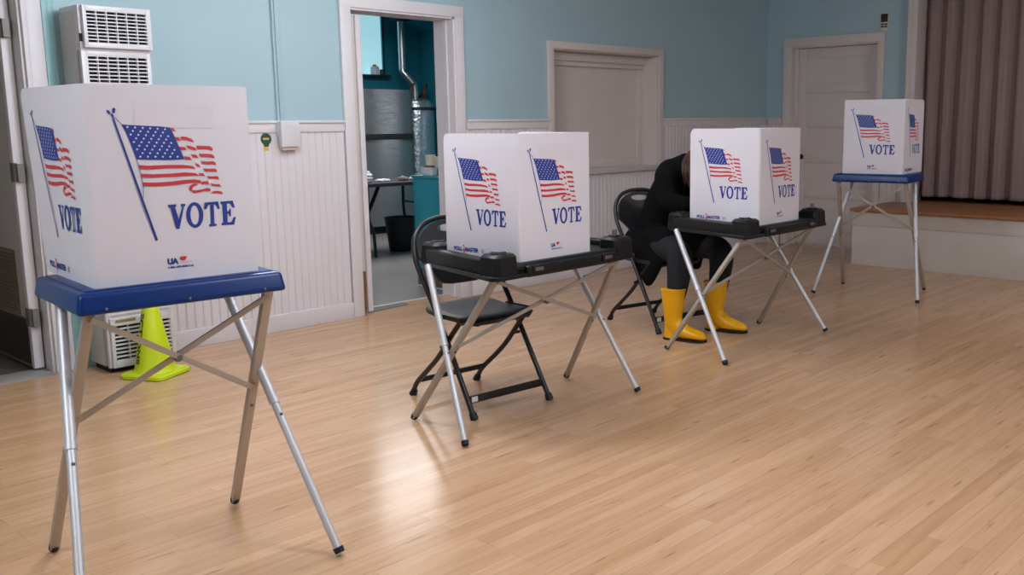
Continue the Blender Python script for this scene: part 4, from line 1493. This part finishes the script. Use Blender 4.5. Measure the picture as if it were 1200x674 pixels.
hx0, hx1, hyf = 1.985, 2.345, D - 0.28
ht = thing('wall_furnace', 'tall white gas wall furnace with black slotted grilles beside the exit door', 'heater', ((hx0 + hx1) / 2, D - 0.14, 0))
HO = Matrix.Translation((-(hx0 + hx1) / 2, -(D - 0.14), 0))


def hput(b, name, mats, parent, **k):
    for i in range(len(b.v)):
        b.v[i] = HO @ b.v[i]
    return b.build(name, mats, parent, **k)


b = B()
b.box(1.987, hx1, hyf + 0.05, D - 0.036, 0.035, 1.905, bev=0.006)
hput(b, 'cabinet', 'heater_side', ht)
b = B()   # front face as frame round the three grilles
fx0, fx1 = hx0 + 0.006, hx1 - 0.004
gx0, gx1 = hx0 + 0.035, hx1 - 0.022
for (x0, x1, z0, z1) in [(fx0, gx0, 0.03, 1.70), (gx1, fx1, 0.03, 1.70), (gx0, gx1, 1.675, 1.70), (gx0, gx1, 0.275, 1.44), (gx0, gx1, 0.03, 0.055)]:
    b.box(x0, x1, hyf, hyf + 0.025, z0, z1, bev=0.002)
grille(b, gx0, gx1, hyf + 0.002, 1.44, 1.675, 6, 12)
b.box(fx0 + 0.01, fx1 - 0.0, hyf - 0.006, hyf + 0.004, 0.315, 0.322, bev=0.001)
hput(b, 'front_panel', ['heater', 'dark'], ht)
b = B()
for (x0, x1, z0, z1) in [(fx0 + .012, gx0, 1.715, 1.925), (gx1, fx1 + .004, 1.715, 1.925), (gx0, gx1, 1.90, 1.925), (gx0, gx1, 1.715, 1.738)]:
    b.box(x0, x1, hyf - 0.03, hyf + 0.02, z0, z1, bev=0.002)
grille(b, gx0, gx1, hyf - 0.026, 1.738, 1.90, 6, 9)
b.box(fx0 + 0.0, fx1, hyf, D - 0.04, 1.70, 1.928, bev=0.004)
hput(b, 'outlet_hood', ['heater', 'dark'], ht)
b = B()
for (x0, x1, z0, z1) in [(fx0 + .012, gx0, 0.032, 0.30), (gx1, fx1 + .004, 0.032, 0.30), (gx0, gx1, 0.272, 0.30), (gx0, gx1, 0.032, 0.068)]:
    b.box(x0, x1, hyf - 0.022, hyf + 0.004, z0, z1, bev=0.002)
grille(b, gx0, gx1, hyf - 0.018, 0.068, 0.262, 4, 9)
b.box(gx0, gx1, hyf - 0.0225, hyf + 0.0, 0.26, 0.275)
hput(b, 'inlet_grille', ['heater', 'dark'], ht)
b = B()
b.box(gx0 + 0.01, gx0 + 0.115, hyf - 0.0245, hyf - 0.022, 0.277, 0.293, bev=0.001)
hput(b, 'maker_badge', 'badge', ht)
b = B()
b.box(hx0 + 0.004, hx0 + 0.026, hyf - 0.004, hyf + 0.004, 1.745, 1.785, bev=0.001)
hput(b, 'switch', 'dark', ht)
b = B()
b.box(hx0 + 0.02, hx1 - 0.02, hyf + 0.03, D - 0.05, 0.0, 0.04)
hput(b, 'plinth', 'dark', ht)

# ================================================================ safety cone
cn = thing('traffic_cone', 'bright yellow-green traffic cone with black letters in front of the wall furnace', 'traffic cone', (2.145, 5.085, 0), math.radians(28))
b = B()
c8 = []
hs, cr_ = 0.132, 0.04
for (sx, sy, a0) in ((1, 1, 0), (-1, 1, 90), (-1, -1, 180), (1, -1, 270)):
    for k in range(6):
        a = math.radians(a0 + 18 * k)
        c8.append((sx * (hs - cr_) + cr_ * math.cos(a), sy * (hs - cr_) + cr_ * math.sin(a)))
b.prism(c8, 0.004, 0.020)
b.prism(c8, 0.020, 0.026, taper=0.96)
b.build('base', 'cone', cn)
b = B()
b.prism([(p[0] * .97, p[1] * .97) for p in c8], 0.0, 0.0045)
b.build('base_pad', 'rubber', cn)
b = B()
b.lathe([(0.112, 0.024), (0.106, 0.034), (0.101, 0.045), (0.0975, 0.06), (0.024, 0.452), (0.021, 0.458), (0.016, 0.458), (0.018, 0.44)], 40)
b.build('cone_body', 'cone', cn)
b = B()
adir = math.radians(-28) + math.radians(186)     # side of the cone the lettering is on
v, f = text_polys('ELECTIONS', 0.042, 0.0013)
wt = max(p[0] for p in v)
vs = []
for (tx, ty) in v:
    z = 0.41 - tx / wt * 0.335
    r_ = 0.0975 + (0.024 - 0.0975) * (z - 0.06) / (0.452 - 0.06)
    a = adir + (ty - 0.015) / max(r_, 0.02)
    vs.append(((r_ + 0.0012) * math.cos(a), (r_ + 0.0012) * math.sin(a), z))
b.add(vs, f)
b.build('lettering', 'coneblack', cn, smooth=False, fixn=False)

# ================================================================ small things on the walls
t = thing('thermostat', 'white square plastic thermostat box on the chair rail left of the kitchen doorway', 'thermostat', (3.275, D - 0.012, 1.255))
b = B()
b.box(-0.066, 0.066, -0.062, -0.022, -0.078, 0.082, bev=0.006)
b.box(-0.072, 0.072, -0.026, -0.023, -0.02, 0.084)
for k in range(6):
    b.box(-0.03 + k * 0.012, -0.024 + k * 0.012, -0.0632, -0.061, -0.01, 0.055)
b.build('cover', 'heater', t)
b = B()
b.box(-0.052, 0.052, -0.046, -0.0, -0.098, -0.076, bev=0.003)
b.build('base_plate', 'tan', t)
t = thing('wall_conduit', 'thin teal painted conduit running up the wall above the thermostat', 'conduit', (3.243, D, 1.34))
b = B()
b.tube([(-0.012, -0.010, 0.0), (-0.012, -0.010, 1.21)], 0.009, 10)
b.build('pipe', 'wall', t)
b = B()
b.box(0.004, 0.040, -0.008, -0.0005, 0.0, 1.215, bev=0.003)
b.build('cover_strip', 'wall', t)

t = thing('bulb_sticker', 'green and gold light-bulb shaped sticker on the white panelling beside the thermostat', 'sticker', (3.135, D - 0.0125, 1.21))
b = B()
pts = []
for i in range(20):
    a = math.radians(-60 + 300 * i / 19)
    pts.append((0.037 * math.cos(a), 0.018 + 0.037 * math.sin(a)))
pts += [(-0.016, -0.030), (0.016, -0.030)]
b.add([(p[0], -0.001, p[1]) for p in pts] + [(p[0], 0.0005, p[1]) for p in pts], [list(reversed(f)) for f in tri(pts)])
b.build('bulb', 'green', t, smooth=False, fixn=False)
b = B()
b.box(-0.014, 0.014, -0.0015, 0.0, -0.054, -0.028)
b.box(-0.020, 0.020, -0.0016, 0.0, 0.014, 0.026)
b.build('bulb_base', 'gold', t, smooth=False)

t = thing('wall_notice_holder', 'small dark and white plate on the wall above the back door corner', 'sign', (FX - 0.002, 4.25, 2.245))
b = B()
b.box(-0.008, 0.0, -0.040, 0.040, -0.085, 0.085, bev=0.002)
b.build('backing', 'tan', t)
b = B()
b.box(-0.011, -0.0075, -0.036, 0.034, 0.0, 0.078, bev=0.001)
b.build('dark_panel', 'mirror', t)
b = B()
for z in (-0.028, -0.05):
    b.box(-0.0105, -0.0075, -0.034, -0.002, z, z + 0.014)
    b.box(-0.0105, -0.0075, 0.002, 0.034, z, z + 0.014)
b.build('lettering_blocks', 'mirror', t, smooth=False)

# ================================================================ kitchen
t = thing('refrigerator', 'tall stainless steel refrigerator with top freezer against the teal kitchen wall', 'refrigerator', (7.0, 9.95, 0), 0)
b = B()
b.box(-0.42, 0.42, -0.28, 0.33, 0.05, 1.70, bev=0.006)
b.build('cabinet', 'strap', t)


def fridge_door(z0, z1):
    b = B()
    rings = []
    for z in (z0, z1):
        ring = []
        n = 22
        for i in range(n + 1):
            u = -1 + 2 * i / n
            ring.append(Vector((u * 0.43, -0.325 - 0.055 * (1 - u * u) + (0.02 if abs(u) == 1 else 0), z)))
        ring += [Vector((0.43, -0.285, z)), Vector((-0.43, -0.285, z))]
        rings.append(ring)
    b.loft(rings)
    return b


b = fridge_door(1.19, 1.72)
o = b.build('freezer_door', 'fridge', t, bevel=0.004)
b = B(); b.box(-0.41, 0.37, -0.392, -0.31, 1.126, 1.192, bev=0.010)
b.build('door_handle', 'dark', o)
b = fridge_door(0.09, 1.165)
b.build('fridge_door', 'fridge', t, bevel=0.004)
b = B(); b.box(-0.41, 0.41, -0.31, 0.3, 0.0, 0.09)
b.build('kick_base', 'dark', t)

t = thing('water_heater', 'foil-wrapped silver water heater strapped beside the refrigerator', 'water heater', (7.80, 10.05, 0))
b = B()
b.lathe([(0.20, 0.0), (0.235, 0.02), (0.235, 1.40), (0.225, 1.55), (0.20, 1.60), (0.10, 1.63), (0.05, 1.63)], 36)
b.build('tank', 'foil', t)
for z in (0.6, 1.48):
    b = B()
    b.lathe([(0.239, z), (0.243, z + 0.003), (0.243, z + 0.035), (0.239, z + 0.038)], 36)
    if z > 1:
        b.box(0.20, 0.39, -0.05, -0.02, z + 0.005, z + 0.03)
    b.build('strap', 'strap', t)
for sx in (-0.09, 0.12):
    b = B()
    b.tube(arc3([(sx, -0.05, 1.60), (sx - 0.02, -0.06, 1.72), (sx + 0.02, -0.05, 1.80), (sx + 0.07, 0.0, 1.79), (sx + 0.06, 0.10, 1.68), (sx + 0.05, 0.25, 1.62)], 5), 0.015, 10)
    b.build('copper_pipe', 'copper', t)

t = thing('flue_pipe', 'shiny metal flue pipe rising from the water heater to the kitchen ceiling', 'pipe', (7.80, 10.05, 1.62))
b = B()
b.tube(arc3([(0.0, 0.0, 0.015), (0.0, 0.0, 0.12), (-0.02, 0.01, 0.20), (-0.09, 0.05, 0.30), (-0.12, 0.08, 0.36), (-0.12, 0.08, 0.45)], 6), 0.045, 18)
b.tube([(-0.12, 0.08, 0.42), (-0.12, 0.08, 1.02)], 0.047, 18)
for z in (0.38, 0.44, 0.60):
    b.tube([(-0.12, 0.08, z), (-0.12, 0.08, z + 0.018)], 0.051, 18)
b.build('pipe', 'duct', t)
b = B()
b.lathe([(0.055, 0.965), (0.10, 0.975), (0.13, 0.985), (0.13, 0.995)], 24, c=(-0.12, 0.08))
b.build('ceiling_collar', 'strap', t)

# turquoise cabinet end just inside the doorway
t = thing('kitchen_cabinet', 'turquoise painted kitchen counter cabinet just inside the kitchen doorway', 'cabinet', (5.15, 6.03, 0))
b = B()
b.box(-0.35, 0.35, -0.235, 0.225, 0.15, 0.885, bev=0.003)
b.build('body', 'kcab', t)
b = B()
b.box(-0.345, 0.35, -0.235, 0.215, 0.012, 0.15)
for k in range(12):
    y = -0.225 + k * 0.037
    b.box(-0.348, -0.344, y, y + 0.006, 0.02, 0.15)
b.build('kick_board', 'louver', t, smooth=False)
b = B()
b.box(-0.352, 0.35, -0.238, 0.22, 0.0, 0.014)
b.build('base_strip', 'white', t, smooth=False)
b = B()
b.box(-0.362, 0.36, -0.24, 0.235, 0.885, 0.905, bev=0.004)
b.build('countertop', 'kcabtop', t)


def cups(x, y, n, label, h=0.105):
    t = thing('paper_cup_stack', label, 'paper cups', (x, y, 0.905), 0, 'cup stacks on the turquoise counter')
    for k in range(n):
        z = k * 0.013
        b = B()
        b.lathe([(0.029, z), (0.041, z + h - 0.003), (0.043, z + h - 0.002), (0.043, z + h + 0.002), (0.040, z + h + 0.002), (0.028, z + 0.004)], 22)
        b.build('cup', 'paper', t)


cups(4.930, 6.185, 5, 'left stack of cream paper cups on the turquoise counter')
cups(4.950, 6.090, 4, 'right stack of cream paper cups on the turquoise counter')
t = thing('plastic_tub', 'small translucent plastic tub in front of the paper cup stacks', 'tub', (4.846, 6.10, 0.905), 0.0)
b = B()
b.box(-0.030, 0.030, -0.07, 0.07, 0.0, 0.062, bev=0.006, taper=(-0.006, -0.008))
b.box(-0.034, 0.034, -0.074, 0.074, 0.058, 0.064, bev=0.002)
b.build('tub_body', 'plastic', t)
b = B()
for k in range(5):
    b.box(-0.024 + k * 0.010, -0.017 + k * 0.010, -0.05, 0.05, 0.052, 0.072 + 0.004 * (k % 3), bev=0.001)
b.build('sachets', 'oak', t)
t = thing('paper_sheets', 'small pile of pale papers lying at the left end of the turquoise counter', 'papers', (4.89, 6.215, 0.9055), 0.3)
b = B()
for k in range(4):
    b.box(-0.05 + k * .004, 0.04, -0.035, 0.03, 0.0015 * k, 0.0015 * k + 0.001, T=Matrix.Rotation(0.1 * k, 4, 'Z'))
b.build('sheets', 'plastic', t, smooth=False)

# dark folding table with clutter
t = thing('folding_table', 'dark folding table with bent steel legs in the kitchen in front of the refrigerator', 'table', (5.75, 8.05, 0), math.radians(-6))
b = B()
b.box(-0.62, 0.62, -0.26, 0.40, 0.705, 0.742, bev=0.008)
b.build('tabletop', 'tabletop', t)
for sx in (-1, 1):
    b = B()
    x = sx * (0.22 if sx < 0 else 0.5)
    b.tube(arc3([(x - 0.02, -0.20, 0.71), (x - 0.02, -0.20, 0.40), (x + 0.02, -0.21, 0.25), (x + 0.03, -0.22, 0.012)], 5), 0.016, 10)
    b.build('leg', 'chair', t)
    b = B()
    b.tube(arc3([(x - 0.02, 0.34, 0.71), (x - 0.02, 0.34, 0.40), (x + 0.02, 0.35, 0.25), (x + 0.03, 0.36, 0.012)], 5), 0.016, 10)
    b.build('leg', 'chair', t)
    b = B()
    b.bar((x - 0.02, -0.2, 0.46), (x + 0.16, -0.1, 0.70), 0.03, 0.02)
    b.bar((x - 0.02, -0.18, 0.50), (x - 0.02, 0.33, 0.50), 0.018, 0.018)
    b.build('leg_brace', 'chair', t)


def lumps(name, label, cat, x, y, z, r, h, mk, seed, group=None):
    rn = random.Random(seed)
    t = thing(name, label, cat, (x, y, z), rn.uniform(0, 3), group)
    b = B()

    def f(p):
        q = p.copy()
        k = 1 + 0.18 * math.sin(9 * q.x / r + seed) * math.cos(7 * q.y / r) + 0.1 * math.sin(15 * q.z / h + seed)
        q *= k
        q.z = max(q.z, -h * 0.55)
        return q
    ellipsoid(b, (0, 0, h * 0.55), (r, r * 0.75, h), None, 24, 0, f)
    b.build('crumpled_body', mk, t)


lumps('plastic_bag', 'large crumpled white plastic bag at the left end of the dark kitchen table', 'bag', 5.50, 8.00, 0.743, 0.12, 0.08, 'bag', 2)
lumps('wrapped_bundle', 'brownish wrapped bundle among the white bags on the dark kitchen table', 'bundle', 5.98, 7.95, 0.743, 0.055, 0.03, 'book', 5)
lumps('plastic_bag', 'flat crumpled white plastic bag in the middle of the dark kitchen table', 'bag', 5.75, 7.98, 0.743, 0.10, 0.018, 'bag', 3)
lumps('plastic_bag', 'small crumpled white plastic bag at the right end of the dark kitchen table', 'bag', 6.16, 7.98, 0.743, 0.08, 0.028, 'bag', 8)

t = thing('waste_bin', 'round black waste bin on the kitchen floor between the table and the turquoise cabinet', 'bin', (5.98, 8.05, 0))
t.location = (6.10, 8.18, 0)
b = B()
b.lathe([(0.125, 0.0), (0.13, 0.01), (0.165, 0.33), (0.172, 0.335), (0.172, 0.35), (0.160, 0.35), (0.125, 0.02)], 32)
b.build('bin_body', 'rubber', t)

t = thing('jug', 'white plastic jug with red label standing on the high lit kitchen window sill', 'jug', (7.44, KY1 - 0.06, 1.93))
b = B()
b.lathe([(0.050, 0.0), (0.054, 0.005), (0.054, 0.085), (0.046, 0.105), (0.022, 0.112), (0.022, 0.122)], 20)
b.build('jug_body', 'plastic', t)
b = B()
b.lathe([(0.023, 0.108), (0.025, 0.112), (0.025, 0.126), (0.020, 0.128)], 16)
b.build('red_cap', 'redpaint', t)
t = thing('jar', 'small dark jar beside the white jug on the high kitchen window sill', 'jar', (7.55, KY1 - 0.06, 1.93))
b = B()
b.lathe([(0.030, 0.0), (0.032, 0.005), (0.032, 0.05), (0.028, 0.058)], 18)
b.build('jar_body', 'green', t)
b = B()
b.lathe([(0.030, 0.058), (0.030, 0.07)], 18)
b.build('jar_lid', 'dark', t)

# ================================================================ ceiling fittings
def ceiling_light(x, y, z, sx, sy, label):
    t = thing('ceiling_light', label, 'ceiling light', (x, y, z), 0, 'ceiling light panels')
    b = B()
    for (x0, x1, y0, y1) in [(-sx, -sx + .03, -sy, sy), (sx - .03, sx, -sy, sy), (-sx, sx, -sy, -sy + .03), (-sx, sx, sy - .03, sy)]:
        b.box(x0, x1, y0, y1, -0.06, 0.0, bev=0.003)
    b.build('frame', 'heater', t)
    b = B()
    b.box(-sx + .03, sx - .03, -sy + .03, sy - .03, -0.045, -0.035)
    b.build('diffuser', 'lens', t, smooth=False)


for (lx, ly, lp) in HALL_LAMPS:
    ceiling_light(lx, ly, CZ, 0.63, 0.33, 'white framed ceiling light panel on the hall ceiling')
